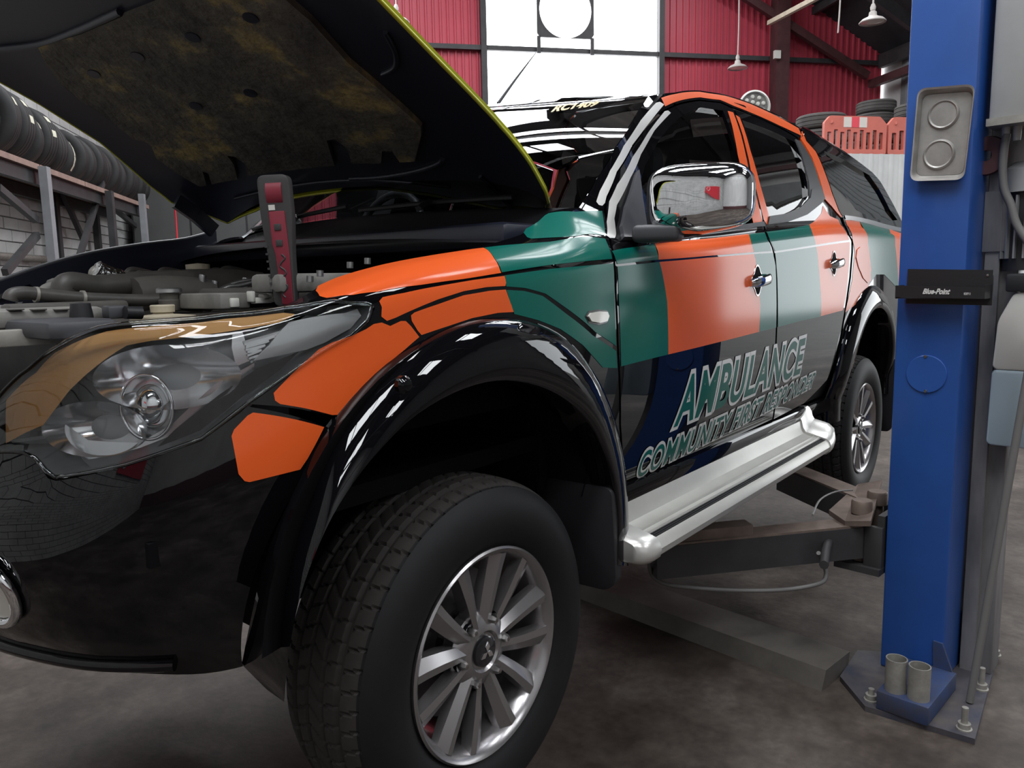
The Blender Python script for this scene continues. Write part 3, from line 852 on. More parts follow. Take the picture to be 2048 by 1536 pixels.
# ------------------------------------------------------------------ mezzanine partition, tyres and barriers
PA = 9.2; PB0, PB1 = 4.6, 8.35; PH = 3.0
partition = bbox_b('wall_partition', PA + 0.06, PA + 0.12, PB0, PB1, 0, PH - 0.02, 'white_sheet'); tag(partition, kind='structure')
b = PB0
while b < PB1 - 0.1:
    ribbed_sheet('wall_sheet', Bd(PA, b, 0), E2, 0.75, 0.0, PH, PH, -E1, 'white_sheet', partition, 0.15, 0.02); b += 0.75
mezz = bbox_b('mezzanine_floor', PA + 0.1, PA + 2.6, PB0, PB1, PH - 0.12, PH, 'dark_steel'); tag(mezz, kind='structure')
DT = [road_tyre(0.33, 0.21, 36, 3), road_tyre(0.30, 0.195, 36, 3)]
for m_ in DT: m_.materials.append(MATS['dusty_tyre'])
def stack(px, n, a, kd, nm):
    b_ = on_a(px, 240, a)[1]; Wd = (0.21, 0.195)[kd]
    for k_ in range(n):
        o = bpy.data.objects.new('stacked_tyre', DT[kd]); COL.objects.link(o)
        o.location = tuple(Bd(a + random.uniform(-0.03, 0.03), b_ + random.uniform(-0.025, 0.025), PH + (k_ + 0.5) * (Wd + 0.002)))
        o.rotation_euler = (0, PI / 2, random.uniform(0, 3))
        tag(o, f'{"topmost" if k_ == n - 1 else ORD[k_] + " from the bottom"} dusty tyre lying flat in the {nm}', 'tyre', 'tyre stacks on the mezzanine')
stack(1640, 3, 10.0, 0, 'leftmost tyre stack')
stack(1700, 3, 10.75, 1, 'second tyre stack from the left')
stack(1750, 6, 11.45, 1, 'third tyre stack from the left')
stack(1760, 2, 9.75, 1, 'stack behind the barrier gap')
stack(1838, 4, 10.15, 0, 'tallest stack beside the blue post')
def barrier(px0, px1, py_t, nslot, label, show=None):
    a = PA + 0.05
    b0 = on_a(px0, 280, a)[1]; b1 = on_a(px1, 280, a)[1]; H = 0.47; z0 = PH + 0.005
    root = empty('pedestrian_barrier', tuple(Bd(a, (b0 + b1) / 2, z0)), TB)
    tag(root, label, 'barrier', 'red plastic barriers on the mezzanine edge')
    L = b1 - b0; tk = 0.05
    fn = lambda s, h, d: tuple(Bd(a - 0.025 + d, b0 + s, z0 + h))
    out = round_poly([(0, 0), (L, 0), (L, H * 0.80), (L - 0.10, H), (0.08, H), (0, H * 0.82)], 0.02)
    # frame plate with slots
    loops = [out]
    sw = L / (nslot + 0.6); slots = []
    for k_ in range(nslot):
        s0 = sw * 0.45 + k_ * sw
        slots.append(round_poly([(s0, 0.055), (s0 + sw * 0.60, 0.055), (s0 + sw * 0.60, 0.27 + 0.03 * (k_ % 2)), (s0, 0.27 + 0.03 * (k_ % 2))], 0.012, 3))
    pts = []; edges = []
    for l in loops + slots:
        s_ = len(pts); pts += l; edges += [(s_ + i_, s_ + (i_ + 1) % len(l)) for i_ in range(len(l))]
    V, _, F, _, _, _ = delaunay_2d_cdt([Vector(p_) for p_ in pts], edges, [], 0, 1e-6)
    F = [f_ for f_ in F if inside(out, np.array([sum(V[i_].x for i_ in f_) / 3]), np.array([sum(V[i_].y for i_ in f_) / 3]))[0] and not any(inside(s_, np.array([sum(V[i_].x for i_ in f_) / 3]), np.array([sum(V[i_].y for i_ in f_) / 3]))[0] for s_ in slots)]
    bm = bmesh.new(); vs = [bm.verts.new(fn(p_.x, p_.y, 0)) for p_ in V]
    fs = []
    for f_ in F:
        try: fs.append(bm.faces.new([vs[i_] for i_ in f_]))
        except ValueError: pass
    r = bmesh.ops.extrude_face_region(bm, geom=fs)
    bmesh.ops.translate(bm, vec=tuple(E1 * tk), verts=[g for g in r['geom'] if isinstance(g, bmesh.types.BMVert)])
    bmesh.ops.delete(bm, geom=[v_ for v_ in bm.verts if not v_.link_faces], context='VERTS')
    bm_obj('barrier_panel', bm, 'barrier_red', root)
    pw = L * 0.125
    for k_, mt in enumerate(('barrier_white', 'barrier_bright', 'barrier_white')):
        s0 = L * 0.30 + k_ * pw
        prism('reflective_panel', [(s0, H * 0.70), (s0 + pw, H * 0.70), (s0 + pw, H * 0.97), (s0, H * 0.97)], -0.004, 0.002, fn, mt, root)
    lathe('barrier_stud', [(0.0, 0), (0.02, 0.0), (0.022, 0.012), (0.0, 0.012)], 'barrier_red', root, 12, 'x', fn(0.09, H * 0.83, -0.01))
    return root
barrier(1646, 1770, 238, 9, 'red plastic barrier with white and red panels, left of the two')
barrier(1774, 1900, 230, 8, 'red plastic barrier partly hidden behind the blue lift post')

# ------------------------------------------------------------------ hanging lamps
def pendant(px, py, a, D, label):
    A_, B_, H_ = on_a(px, py, a)
    root = empty('pendant_lamp', tuple(Bd(A_, B_, H_)))
    tag(root, label, 'lamp', 'hanging workshop lamps')
    c = tuple(Bd(A_, B_, H_))
    lathe('lamp_shade', [(D / 2, -0.01), (D / 2 + 0.004, 0.0), (D * 0.40, 0.035), (D * 0.22, 0.06), (D * 0.16, 0.075), (D * 0.14, 0.12), (D * 0.06, 0.14), (0.0, 0.145)], 'lamp_enamel', root, 28, 'z', c)
    lathe('lamp_neck', [(0.0, 0.13), (0.03, 0.14), (0.035, 0.18), (0.02, 0.22), (0.0, 0.23)], 'lamp_enamel', root, 14, 'z', c)
    lathe('lamp_glass', [(0.0, -0.02), (D * 0.3, -0.005), (D * 0.45, 0.0)], 'lamp_lens_white', root, 20, 'z', c)
    top = roof_h(B_) - 0.1
    pts = [(c[0] + 0.02 * math.sin(k_ * 0.8), c[1], H_ + 0.22 + (top - H_ - 0.22) * k_ / 8) for k_ in range(9)]
    tube('lamp_cable', pts, 0.011, 'lamp_enamel', root, n=6, k=2)
pendant(793, 44, 11.0, 0.34, 'hanging lamp seen just above the raised bonnet edge')
pendant(1475, 136, 13.0, 0.33, 'hanging lamp in front of the red sheet wall')
pendant(1745, 44, 9.3, 0.32, 'hanging lamp beside the top of the blue lift post')
# loose cable end below the roof
A_, B_, H_ = on_a(1676, 66, 11.0)
pts = [Bd(A_, B_ + 0.02 * math.sin(k_), H_ + (roof_h(B_) - H_) * k_ / 6) for k_ in range(7)]
o = tube('loose_cable', [tuple(p_) for p_ in pts], 0.012, 'lamp_enamel', None, n=6, k=3); tag(o, 'thin pale cable dangling from the dark roof', 'cable')
# fan frame: plate with a large round hole, in front of the gable glazing
FA = GA - 0.2
x0, x1 = on_a(1074, 40, FA)[1], on_a(1188, 40, FA)[1]
cb = (x0 + x1) / 2; cz = on_a(1131, 20, FA)[2]; rr = abs(on_a(1183, 20, FA)[1] - on_a(1079, 20, FA)[1]) / 2
zb = on_a(1131, 76, FA)[2]; zt = cz + (cz - zb); zl = on_a(1131, 108, FA)[2]
n = 48
outer, inner = [], []
for i in range(n):
    t = 2 * PI * i / n + PI / 4
    ct, st = math.cos(t), math.sin(t)
    k_ = min((x1 - cb) / max(abs(ct), 1e-6), (zt - cz) / max(abs(st), 1e-6))
    outer.append((cb + ct * k_, cz + st * k_)); inner.append((cb + rr * ct, cz + rr * st))
v = [Bd(FA, b_, h_) for b_, h_ in outer + inner] + [Bd(FA + 0.03, b_, h_) for b_, h_ in outer + inner]
f = []
for i in range(n):
    j = (i + 1) % n
    f += [(i, j, n + j, n + i), (2 * n + i, 3 * n + i, 3 * n + j, 2 * n + j), (n + i, n + j, 3 * n + j, 3 * n + i), (i, 2 * n + i, 2 * n + j, j)]
fan = empty('fan_frame', tuple(Bd(FA, cb, zl)), TB); tag(fan, 'dark square frame with a large round hole against the bright gable window', 'frame')
bm = bmesh.new(); vs = [bm.verts.new(tuple(p_)) for p_ in v]
for q in f: bm.faces.new([vs[i] for i in q])
bm_obj('ring_plate', bm, 'dark_steel', fan)
for b_ in (x0 + 0.03, x1 - 0.03): bbox_b('leg', FA, FA + 0.04, b_ - 0.03, b_ + 0.03, zl, zb + 0.02, 'dark_steel', fan)

# ------------------------------------------------------------------ things on the wall behind the photographer, mirrored in the chrome
sign = bbox_b('banner', -5.2, -2.4, BL + 0.03, BL + 0.05, 2.3, 2.85, 'sign_red'); tag(sign, 'red banner on the white brick wall behind the camera', 'banner')
ringp = [Bd(-2.75 + 0.22 * math.cos(2 * PI * i / 32), BL + 0.055, 2.57 + 0.18 * math.sin(2 * PI * i / 32)) for i in range(32)]
v, f = tube_geo(ringp, 0.018, 6, True); mesh('banner_ring', v, f, 'white_vinyl', sign)

# white van at the far right
van = empty('white_van', tuple(Bd(10.4, 9.3, 0)), TB)
tag(van, 'white vehicle parked far behind the blue lift post', 'vehicle')
def vb(name, a0, a1, b0, b1, h0, h1, mat, bev):
    o = box(name, (0, 0, 0), (a1 - a0, b1 - b0, h1 - h0), mat, van, bev=bev, seg=3)
    o.location = ((a0 + a1) / 2, (b0 + b1) / 2, (h0 + h1) / 2); return o
vb('body', -1.0, 3.0, -0.85, 0.85, 0.35, 1.15, 'white_car', 0.12)
vb('cabin', -0.2, 2.9, -0.78, 0.78, 1.1, 1.75, 'white_car', 0.2)
vb('windscreen', -0.26, -0.1, -0.6, 0.6, 1.2, 1.6, 'screen_dark', 0.05)
for bb in (-0.8, 0.8):
    for aa in (-0.35, 2.2):
        o = bpy.data.objects.new('wheel', RT_ME[0]); COL.objects.link(o); o.parent = van; o.location = (aa, bb, 0.325); o.rotation_euler = (0, 0, PI / 2)
        lathe('hub', [(0.0, -0.05), (0.19, -0.04), (0.2, 0.04), (0.0, 0.05)], 'alloy', van, 24, 'y', (aa, bb, 0.325))
# =================================================================== THE PICK-UP
truck = empty('pickup_truck', (1.5, 0, 0.32))
tag(truck, 'black pickup truck with orange and green ambulance markings and its bonnet raised', 'pickup truck')
BODY = []          # near-side panels that also exist on the far side
ARC = (-0.03, 0.865); ARC2 = (2.97, 0.865)
T = trace
A_GAP = [(1213, 440), (1222, 490), (1229, 540), (1232, 600), (1236, 700), (1240, 850), (1243, 985)]
B_GAP = [(1529, 456), (1536, 480), (1548, 507), (1553, 562), (1554, 610), (1553, 658), (1550, 720), (1546, 838)]
C_GAP = [(1697, 470), (1704, 482), (1704, 505), (1700, 555), (1694, 596), (1687, 640), (1676, 700), (1655, 760), (1610, 806)]
def shift(pts, dx): return [(x + dx, y) for x, y in pts]
# front fender
hood_edge = [(566, 612), (640, 572), (760, 535), (860, 512), (960, 493), (1040, 470), (1070, 450), (1090, 427), (1160, 415), (1207, 419)]
arch_uv = [uv_xz(x, z) for x, z in arch(*ARC, 0.50, 2, 128)]
seam = [(690, 850), (497, 808)]
lamp_edge_rear = [(570, 755), (640, 705), (700, 678), (738, 645), (750, 616), (738, 604), (700, 605)]
fender_uv = T(hood_edge) + T(shift(A_GAP, -2)) + arch_uv + T(seam[1:]) + T(lamp_edge_rear)
fender = patch('front_fender', fender_uv, 'black_paint', truck, lip=0.012, step=0.025); BODY.append(fender)
# bumper corner
arch_b = [uv_xz(x, z) for x, z in arch(*ARC, 0.50, 131, 185, 16)]
lamp_low = [(480, 826), (400, 884), (250, 932), (112, 962), (96, 957), (80, 935), (66, 917), (48, 908), (0, 907)]
bump_uv = T([(494, 813)]) + arch_b + [(-0.50, 0), (-0.7, 0), (-0.9, 0), (-1.2, 0), (-1.55, 0), (-1.55, 4.0), (-1.2, 4.0)] + T(lamp_low[::-1])
bumper = patch('front_bumper', bump_uv, 'black_paint', truck, lip=0.015, step=0.03); BODY.append(bumper)
# doors
front_frame = [(1213, 403), (1233, 349), (1264, 297), (1295, 253), (1325, 226), (1349, 213), (1400, 202), (1440, 206), (1466, 218)]
fd_uv = T(shift(A_GAP, 2)[::-1]) + T(front_frame) + T(shift(B_GAP, -1.5)) 
win1 = [(1256, 478), (1252, 440), (1264, 400), (1291, 330), (1320, 277), (1345, 247), (1375, 224), (1402, 215), (1446, 221), (1462, 265), (1484, 340), (1500, 400), (1513, 449), (1400, 466), (1312, 480)]
front_door = patch('front_door', fd_uv, 'black_paint', truck, holes=[T(win1)], lip=0.012, step=0.028); BODY.append(front_door)
rd_top = [(1470, 220), (1500, 230), (1560, 257), (1597, 278), (1622, 318), (1637, 362), (1647, 400), (1662, 416), (1680, 437)]
rd_uv = T(shift(B_GAP, 1.5)[::-1]) + T(rd_top) + T(shift(C_GAP, -1.5))
win2 = [(1484, 240), (1545, 263), (1591, 285), (1604, 322), (1614, 365), (1616, 392), (1604, 411), (1580, 425), (1546, 436), (1536, 430), (1514, 340)]
rear_door = patch('rear_door', rd_uv, 'black_paint', truck, holes=[T(win2)], lip=0.012, step=0.028); BODY.append(rear_door)
# pillars and rail
ws_edge = [(1158, 415), (1195, 355), (1233, 294), (1264, 246), (1288, 206), (1297, 192)]
ap_uv = T(ws_edge) + T([(1320, 189), (1350, 200), (1347, 211), (1322, 223), (1292, 250), (1261, 294), (1230, 346), (1211, 400), (1208, 418)])
BODY.append(patch('windscreen_pillar', ap_uv, 'black_paint', truck, lip=0.01, step=0.025))
rail_top = [(1320, 189), (1350, 185), (1400, 181), (1450, 189), (1500, 205), (1560, 232), (1598, 254)]
rail_uv = T(rail_top) + T([(1606, 272), (1600, 277), (1560, 254), (1500, 227), (1467, 215), (1440, 203), (1400, 199), (1352, 208)])
BODY.append(patch('roof_rail', rail_uv, 'black_paint', truck, lip=0.01, step=0.03))
can_front = [(1606, 262), (1614, 282), (1633, 303), (1652, 347), (1666, 388), (1679, 422), (1686, 433)]
cp_uv = T([(1601, 276), (1626, 318), (1641, 362), (1650, 398), (1664, 413), (1682, 434)]) + T([(x - 1.5, y) for x, y in can_front][::-1])
BODY.append(patch('cab_rear_pillar', cp_uv, 'orange_vinyl', truck, lip=0.01, step=0.03))
# cargo bed side
arch_r = [uv_xz(x, z) for x, z in arch(*ARC2, 0.50, 178, 0, 30)]
bed_uv = T([(1686, 436), (1697, 436), (1812, 461)]) + [(4.35, 6.9), (4.35, 0.2), (3.55, 0.2)] + arch_r[::-1] + T(shift(C_GAP, 2)[:-2][::-1])
bed = patch('bed_side', bed_uv, 'black_paint', truck, lip=0.012, step=0.04); BODY.append(bed)
# inner structure seen through the gaps
inner_uv = [(0.42, 0.2)] + [(0.42, 6.5), (0.8, 6.6), (2.6, 6.6), (4.3, 6.6), (4.3, 0.3), (3.52, 0.3)] + [uv_xz(x, z) for x, z in arch(*ARC2, 0.52, 0, 178, 24)] + [(2.44, 0.2)]
BODY.append(patch('inner_side_panel', inner_uv, 'dark_inner', truck, step=0.05, off=-0.022))
# glass
def glass(name, px, mat, off=-0.012, grow=1.0):
    c = np.mean(np.array(px), 0); q = [tuple(c + (np.array(p) - c) * grow) for p in px]
    o = patch(name, T(q), mat, truck, step=0.04, off=off); BODY.append(o); return o
glass('side_window', win1, 'front_glass', grow=1.03)
glass('side_window', win2, 'side_glass', grow=1.03)
# canopy over the bed
can_top = [(1602, 258), (1614, 254), (1630, 264), (1660, 284), (1700, 311), (1745, 345), (1760, 362), (1775, 388), (1795, 425), (1811, 459)]
can_uv = T(can_top) + T([(1760, 447), (1695, 433)]) + T(can_front[::-1])
canwin = [(1648, 302), (1690, 320), (1738, 350), (1758, 378), (1780, 420), (1795, 440), (1770, 442), (1745, 436), (1712, 420), (1690, 390), (1668, 345)]
canopy = patch('bed_canopy', can_uv, 'black_paint', truck, holes=[T(canwin)], lip=0.012, step=0.04); BODY.append(canopy)
glass('canopy_window', canwin, 'side_glass', grow=1.03)

patch('canopy_trim', T([(1688, 431), (1750, 443), (1812, 458), (1812, 465), (1750, 452), (1690, 439)]), 'chrome_soft', canopy, step=0.03, off=0.004, lip=0.006)
# windscreen and roof: ruled between the traced edge and its mirror image
WE = skin(*zip(*[(a, b) for a, b in T(ws_edge)]))
_wt = np.linspace(0, 1, len(WE))
def ws(s, t):
    s = np.asarray(s, float); t = np.asarray(t, float)
    Ep = catmull(_wt, WE, np.clip(t, 0, 1))
    x = Ep[..., 0] - (0.11 + 0.08 * np.clip(t, 0, 1)) * (1 - s**2); y = Ep[..., 1] * -s; z = Ep[..., 2] + 0.022 * (1 - s**2)
    return np.stack([x, y, z], -1)
_n = 24
vv, ff = [], []
for i in range(_n + 1):
    for j in range(13):
        vv.append(ws(np.array([-1 + 2 * i / _n]), np.array([j / 12]))[0])
for i in range(_n):
    for j in range(12): ff.append((i * 13 + j, i * 13 + j + 1, (i + 1) * 13 + j + 1, (i + 1) * 13 + j))
windscreen = mesh('windscreen', vv, ff, 'windscreen_glass', truck, smooth=True)
RE = skin(*zip(*T(rail_top)))
def cross_roof(name, E0, crown, mat, bow=None):
    vv, ff = [], []; K = 17; L = len(E0)
    for i in range(L):
        for j in range(K):
            s = -1 + 2 * j / (K - 1)
            bx = (bow * (1 - s * s) * max(0, 1 - i / 3.0)) if bow else 0
            vv.append((E0[i][0] - bx, -s * E0[i][1], E0[i][2] + crown * (1 - abs(s) ** 2.5)))
    for i in range(L - 1):
        for j in range(K - 1): ff.append((i * K + j, i * K + j + 1, (i + 1) * K + j + 1, (i + 1) * K + j))
    return mesh(name, vv, ff, mat, truck, smooth=True)
cross_roof('cab_roof', np.vstack([[WE[-1]], RE]), 0.02, 'black_paint', 0.19)
CE = skin(*zip(*T(can_top)))
cross_roof('canopy_roof', CE, 0.03, 'black_paint')

# decals -------------------------------------------------------------------
DEC = 0.0010
def decal(px, mat, off=DEC, step=0.02, name='decal_panel', parent=None):
    return patch(name, T(px), mat, parent or fender, step=step, off=off)
q2 = lambda pts: zz(500, 300, 2.926, pts)
decal(q2([(385, 825), (398, 798), (500, 752), (700, 692), (900, 647), (1100, 612), (1300, 582), (1366, 574), (1393, 590), (1430, 640), (1462, 705), (1468, 720), (1250, 755), (1000, 790), (750, 830), (600, 850), (450, 868), (408, 857)]), 'orange_vinyl')
decal(q2([(755, 885), (775, 862), (900, 837), (1100, 797), (1300, 762), (1488, 737), (1497, 775), (1493, 796), (1380, 803), (1250, 826), (1100, 874), (950, 936), (850, 982), (800, 1000), (767, 975), (770, 920)]), 'orange_vinyl')
decal(q2([(940, 968), (960, 951), (1100, 902), (1250, 850), (1400, 824), (1495, 817), (1510, 860), (1542, 948), (1450, 953), (1300, 983), (1150, 1033), (1002, 1083), (980, 1058), (945, 1000)]), 'orange_vinyl')
decal([(747, 648), (763, 645), (780, 652), (801, 642), (811, 642), (821, 652), (838, 674), (808, 700), (773, 729), (739, 761), (705, 802), (684, 829), (664, 830), (560, 808), (550, 801), (547, 786), (560, 772), (581, 750), (615, 719), (637, 699), (664, 685), (705, 671), (732, 658)], 'orange_vinyl')
decal([(463, 872), (468, 859), (495, 831), (506, 825), (648, 854), (632, 886), (615, 917), (600, 939), (499, 964), (489, 962), (477, 948)], 'orange_vinyl', parent=bumper)
decal([(1047, 466), (1052, 458), (1076, 444), (1090, 431), (1097, 427), (1150, 424), (1204, 422), (1209, 471), (1150, 473), (1062, 478), (1054, 475)], 'green_vinyl')
decal([(968, 496), (1000, 492), (1100, 484), (1210, 478), (1219, 500), (1224, 518), (1100, 530), (1003, 545), (990, 519), (977, 502)], 'green_vinyl')
decal([(1009, 551), (1100, 538), (1226, 527), (1228, 560), (1230, 640), (1232, 692), (1190, 664), (1140, 622), (1090, 587), (1050, 576), (1012, 573)], 'green_vinyl')
decal([(1012, 580), (1048, 582), (1085, 592), (1135, 630), (1185, 671), (1232, 702), (1234, 736), (1205, 735), (1165, 690), (1120, 658), (1075, 640), (1028, 628), (1020, 605)], 'green_vinyl')
q6 = lambda pts: zz(1150, 350, 2.926, pts)
def ddecal(pts, mat, par): decal(q6(pts), mat, parent=par)
ddecal([(215, 445), (465, 402), (478, 450), (489, 496), (370, 508), (246, 521)], 'green_vinyl', front_door)
ddecal([(247, 535), (370, 522), (493, 509), (522, 640), (538, 740), (544, 900), (545, 1050), (400, 1086), (268, 1120), (262, 900), (254, 700)], 'green_vinyl', front_door)
ddecal([(465, 402), (700, 380), (1015, 346), (1030, 400), (1043, 451), (770, 474), (489, 496)], 'orange_vinyl', front_door)
ddecal([(493, 509), (770, 484), (1047, 463), (1072, 620), (1083, 760), (1080, 850), (1075, 918), (800, 988), (545, 1050), (544, 900), (538, 740), (522, 640)], 'orange_vinyl', front_door)
ddecal([(1015, 346), (1108, 337), (1125, 380), (1148, 445), (1043, 451), (1030, 400)], 'green_vinyl', front_door)
ddecal([(1047, 463), (1156, 456), (1172, 530), (1176, 620), (1178, 760), (1176, 893), (1075, 918), (1080, 850), (1083, 760), (1072, 620)], 'green_vinyl', front_door)
ddecal([(1118, 333), (1250, 316), (1370, 290), (1392, 352), (1408, 409), (1290, 428), (1170, 446), (1140, 385)], 'green_vinyl', rear_door)
ddecal([(1170, 457), (1290, 439), (1411, 420), (1432, 620), (1440, 740), (1438, 828), (1310, 856), (1186, 890), (1186, 760), (1183, 610)], 'green_vinyl', rear_door)
ddecal([(1370, 290), (1400, 270), (1440, 225), (1450, 180), (1490, 240), (1540, 262), (1590, 345), (1605, 380), (1408, 409), (1392, 352)], 'orange_vinyl', rear_door)
ddecal([(1411, 420), (1607, 392), (1606, 450), (1600, 560), (1586, 700), (1566, 792), (1438, 826), (1440, 740), (1432, 620)], 'orange_vinyl', rear_door)
def bdecal(uv, mat): patch('decal_panel', uv, mat, bed, step=0.03, off=DEC)
_bl = T([(1690, 440), (1705, 480), (1709, 505), (1704, 560), (1690, 625)])
_b1 = T([(1719, 443), (1736, 490), (1742, 540), (1737, 572)])
bdecal(_bl + T([(1716, 605), (1728, 585)]) + _b1[::-1], 'orange_vinyl')
_b2 = T([(1778, 458), (1790, 490), (1795, 540), (1797, 580)])
bdecal(_b1 + T([(1752, 549), (1768, 549)]) + _b2[::-1], 'green_vinyl')
bdecal(_b2 + [(4.2, 4.0), (4.2, 6.8)], 'orange_vinyl')
# roof rail and middle pillar wraps
patch('decal_panel', T([(1322, 196), (1352, 188), (1400, 184), (1450, 192), (1500, 208), (1560, 236), (1597, 257), (1603, 272), (1560, 252), (1500, 225), (1467, 212), (1440, 200), (1400, 195), (1345, 206), (1330, 213)]), 'orange_vinyl', front_door, step=0.03, off=DEC)
patch('decal_panel', T([(1455, 222), (1466, 225), (1497, 340), (1520, 425), (1526, 452), (1508, 453), (1493, 392), (1475, 310)]), 'orange_vinyl', front_door, step=0.03, off=DEC)
patch('decal_panel', T([(1471, 230), (1479, 235), (1500, 300), (1520, 370), (1537, 430), (1534, 450), (1527, 440), (1502, 345)]), 'orange_vinyl', rear_door, step=0.03, off=DEC)
q4 = lambda pts: zz(700, 0, 2.926, pts)
patch('reflective_strip', T(q4([(1440, 1180), (1455, 1200), (1475, 1205), (1490, 1190), (1500, 1150), (1560, 1005), (1650, 850), (1750, 720), (1838, 612), (1812, 597), (1790, 602), (1700, 705), (1600, 855), (1520, 1000), (1460, 1120)])), 'silver_reflective', truck, step=0.02, off=DEC)
patch('reflective_strip', T(q4([(1500, 1380), (1520, 1395), (1548, 1395), (1555, 1370), (1545, 1280), (1560, 1200), (1640, 1040), (1700, 905), (1780, 765), (1876, 662), (1860, 648), (1840, 652), (1740, 782), (1650, 922), (1562, 1080), (1515, 1180), (1500, 1300)])), 'silver_reflective', front_door, step=0.02, off=DEC * 1.4)

# inner fender / bumper backing so that no light shows through the seams
inf_uv = [(0.44, 0.4), (0.44, 5.2), (0.2, 5.2), (-0.1, 5.2), (-0.22, 4.4), (-0.42, 3.2), (-0.55, 2.5), (-1.3, 2.5), (-1.3, 0.4), (-0.62, 0.4)] + [uv_xz(x, z) for x, z in arch(*ARC, 0.54, 180, 5, 30)]
BODY.append(patch('inner_side_panel', inf_uv, 'dark_inner', truck, step=0.05, off=-0.03))

# wheel arch flares ---------------------------------------------------------
def flare(name, c, t0, t1, n=60, k=1.0):
    prof = [(0.562, -0.004), (0.560, 0.006), (0.550, 0.017), (0.525, 0.034), (0.49, 0.044), (0.462, 0.044), (0.450, 0.036), (0.446, 0.020), (0.447, -0.05)]
    rings = []
    for i in range(n + 1):
        th = math.radians(t0 + (t1 - t0) * i / n)
        ring = []
        for r, o in prof:
            x = c[0] + r * math.cos(th); z = c[1] + r * math.sin(th)
            uv = uv_xz(x, max(z, 0.86))
            P = skin_at(uv[0], uv[1]); P[2] = z
            # blend to a clean vertical band so that the lip stays even
            nn = skin_n([uv[0]], [uv[1]])[0]; nn[2] = 0; nn /= np.linalg.norm(nn)
            base = P + nn * (o * k)
            base[1] = min(base[1], P[1] + 0.05)
            ring.append(base)
        rings.append(ring)
    K = len(prof); v = [p for r_ in rings for p in r_]
    f = [(i * K + j, i * K + j + 1, (i + 1) * K + j + 1, (i + 1) * K + j) for i in range(n) for j in range(K - 1)]
    f += [tuple(range(K)), tuple((n * K + j) for j in range(K))[::-1]]
    bm = bmesh.new(); vs = [bm.verts.new(tuple(map(float, p))) for p in v]
    for ff in f: bm.faces.new([vs[i] for i in ff])
    o = bm_obj(name, bm, 'black_paint', truck, 40); BODY.append(o); return o
def traced_flare(name, outer_px, inner_px, yin, n=56):
    O_ = skin(*zip(*T(outer_px)))
    for i_, (x_, y_) in enumerate(outer_px):
        if x_ > 1200 and y_ > 980: O_[i_] = at(x_, y_, 1, -0.852)
    I_ = np.array([at(x, y, 1, yy) for (x, y), yy in zip(inner_px, yin)])
    to = np.linspace(0, 1, len(O_)); ti = np.linspace(0, 1, len(I_))
    prof = [(-0.03, -0.004), (-0.01, 0.006), (0.08, 0.016), (0.3, 0.022), (0.62, 0.018), (0.88, 0.008), (0.97, 0.002), (1.0, -0.008), (1.0, -0.07)]
    K = len(prof); v = []
    for i in range(n + 1):
        a = catmull(to, O_, i / n); b_ = catmull(ti, I_, i / n)
        for s_, o in prof: v.append(a + (b_ - a) * s_ + np.array([-0.25 * min(1, max(0, (i / n - 0.6) * 2)), -1.0, 0.12]) * o)
    f = [(i * K + j, i * K + j + 1, (i + 1) * K + j + 1, (i + 1) * K + j) for i in range(n) for j in range(K - 1)]
    f += [tuple(range(K)), tuple((n * K + j) for j in range(K))[::-1]]
    bm = bmesh.new(); vs = [bm.verts.new(tuple(map(float, p))) for p in v]
    for ff in f: bm.faces.new([vs[i] for i in ff])
    o = bm_obj(name, bm, 'black_paint', truck, 40); BODY.append(o); return o
traced_flare('arch_flare', [(1246, 1130), (1245, 1030), (1236, 900), (1200, 780), (1140, 690), (1060, 645), (960, 640), (860, 675), (760, 740), (660, 850), (600, 960), (540, 1100), (506, 1240), (490, 1400)],
             [(1234, 1130), (1236, 1030), (1222, 940), (1180, 850), (1110, 790), (1020, 765), (930, 780), (830, 835), (745, 920), (680, 1010), (635, 1100), (600, 1200), (580, 1300), (570, 1405)],
             [-0.90] * 9 + [-0.897, -0.89, -0.88, -0.87, -0.86])
flare('arch_flare', ARC2, -6, 186)
# wheel wells
def well(c, r, mat='dark_inner'):
    prof = [(r + 0.06, -0.862), (r, -0.84), (r - 0.01, -0.60), (r - 0.03, -0.42), (0.05, -0.40)]
    v, f = lathe_geo(prof, 32, 'y', (c[0], 0, c[1]), False, math.radians(2), math.radians(174))
    o = mesh('wheel_well_liner', v, f, mat, truck, smooth=True); BODY.append(o)
well(ARC, 0.475); well(ARC2, 0.475)
# mud flaps
o = prism('mud_flap', round_poly([(-0.895, 0.97), (-0.66, 0.97), (-0.66, 0.70), (-0.70, 0.685), (-0.87, 0.69), (-0.90, 0.72)], 0.02), 0.425, 0.455, lambda a, b, h: (h + (0.97 - b) * 0.06, a, b), 'black_plastic', truck, bev=0.003); BODY.append(o)
o = prism('mud_flap', round_poly([(-0.895, 1.02), (-0.66, 1.02), (-0.66, 0.60), (-0.87, 0.60), (-0.89, 0.63)], 0.02), 3.43, 3.45, lambda a, b, h: (h + (1.02 - b) * 0.05, a, b), 'black_plastic', truck, bev=0.003); BODY.append(o)

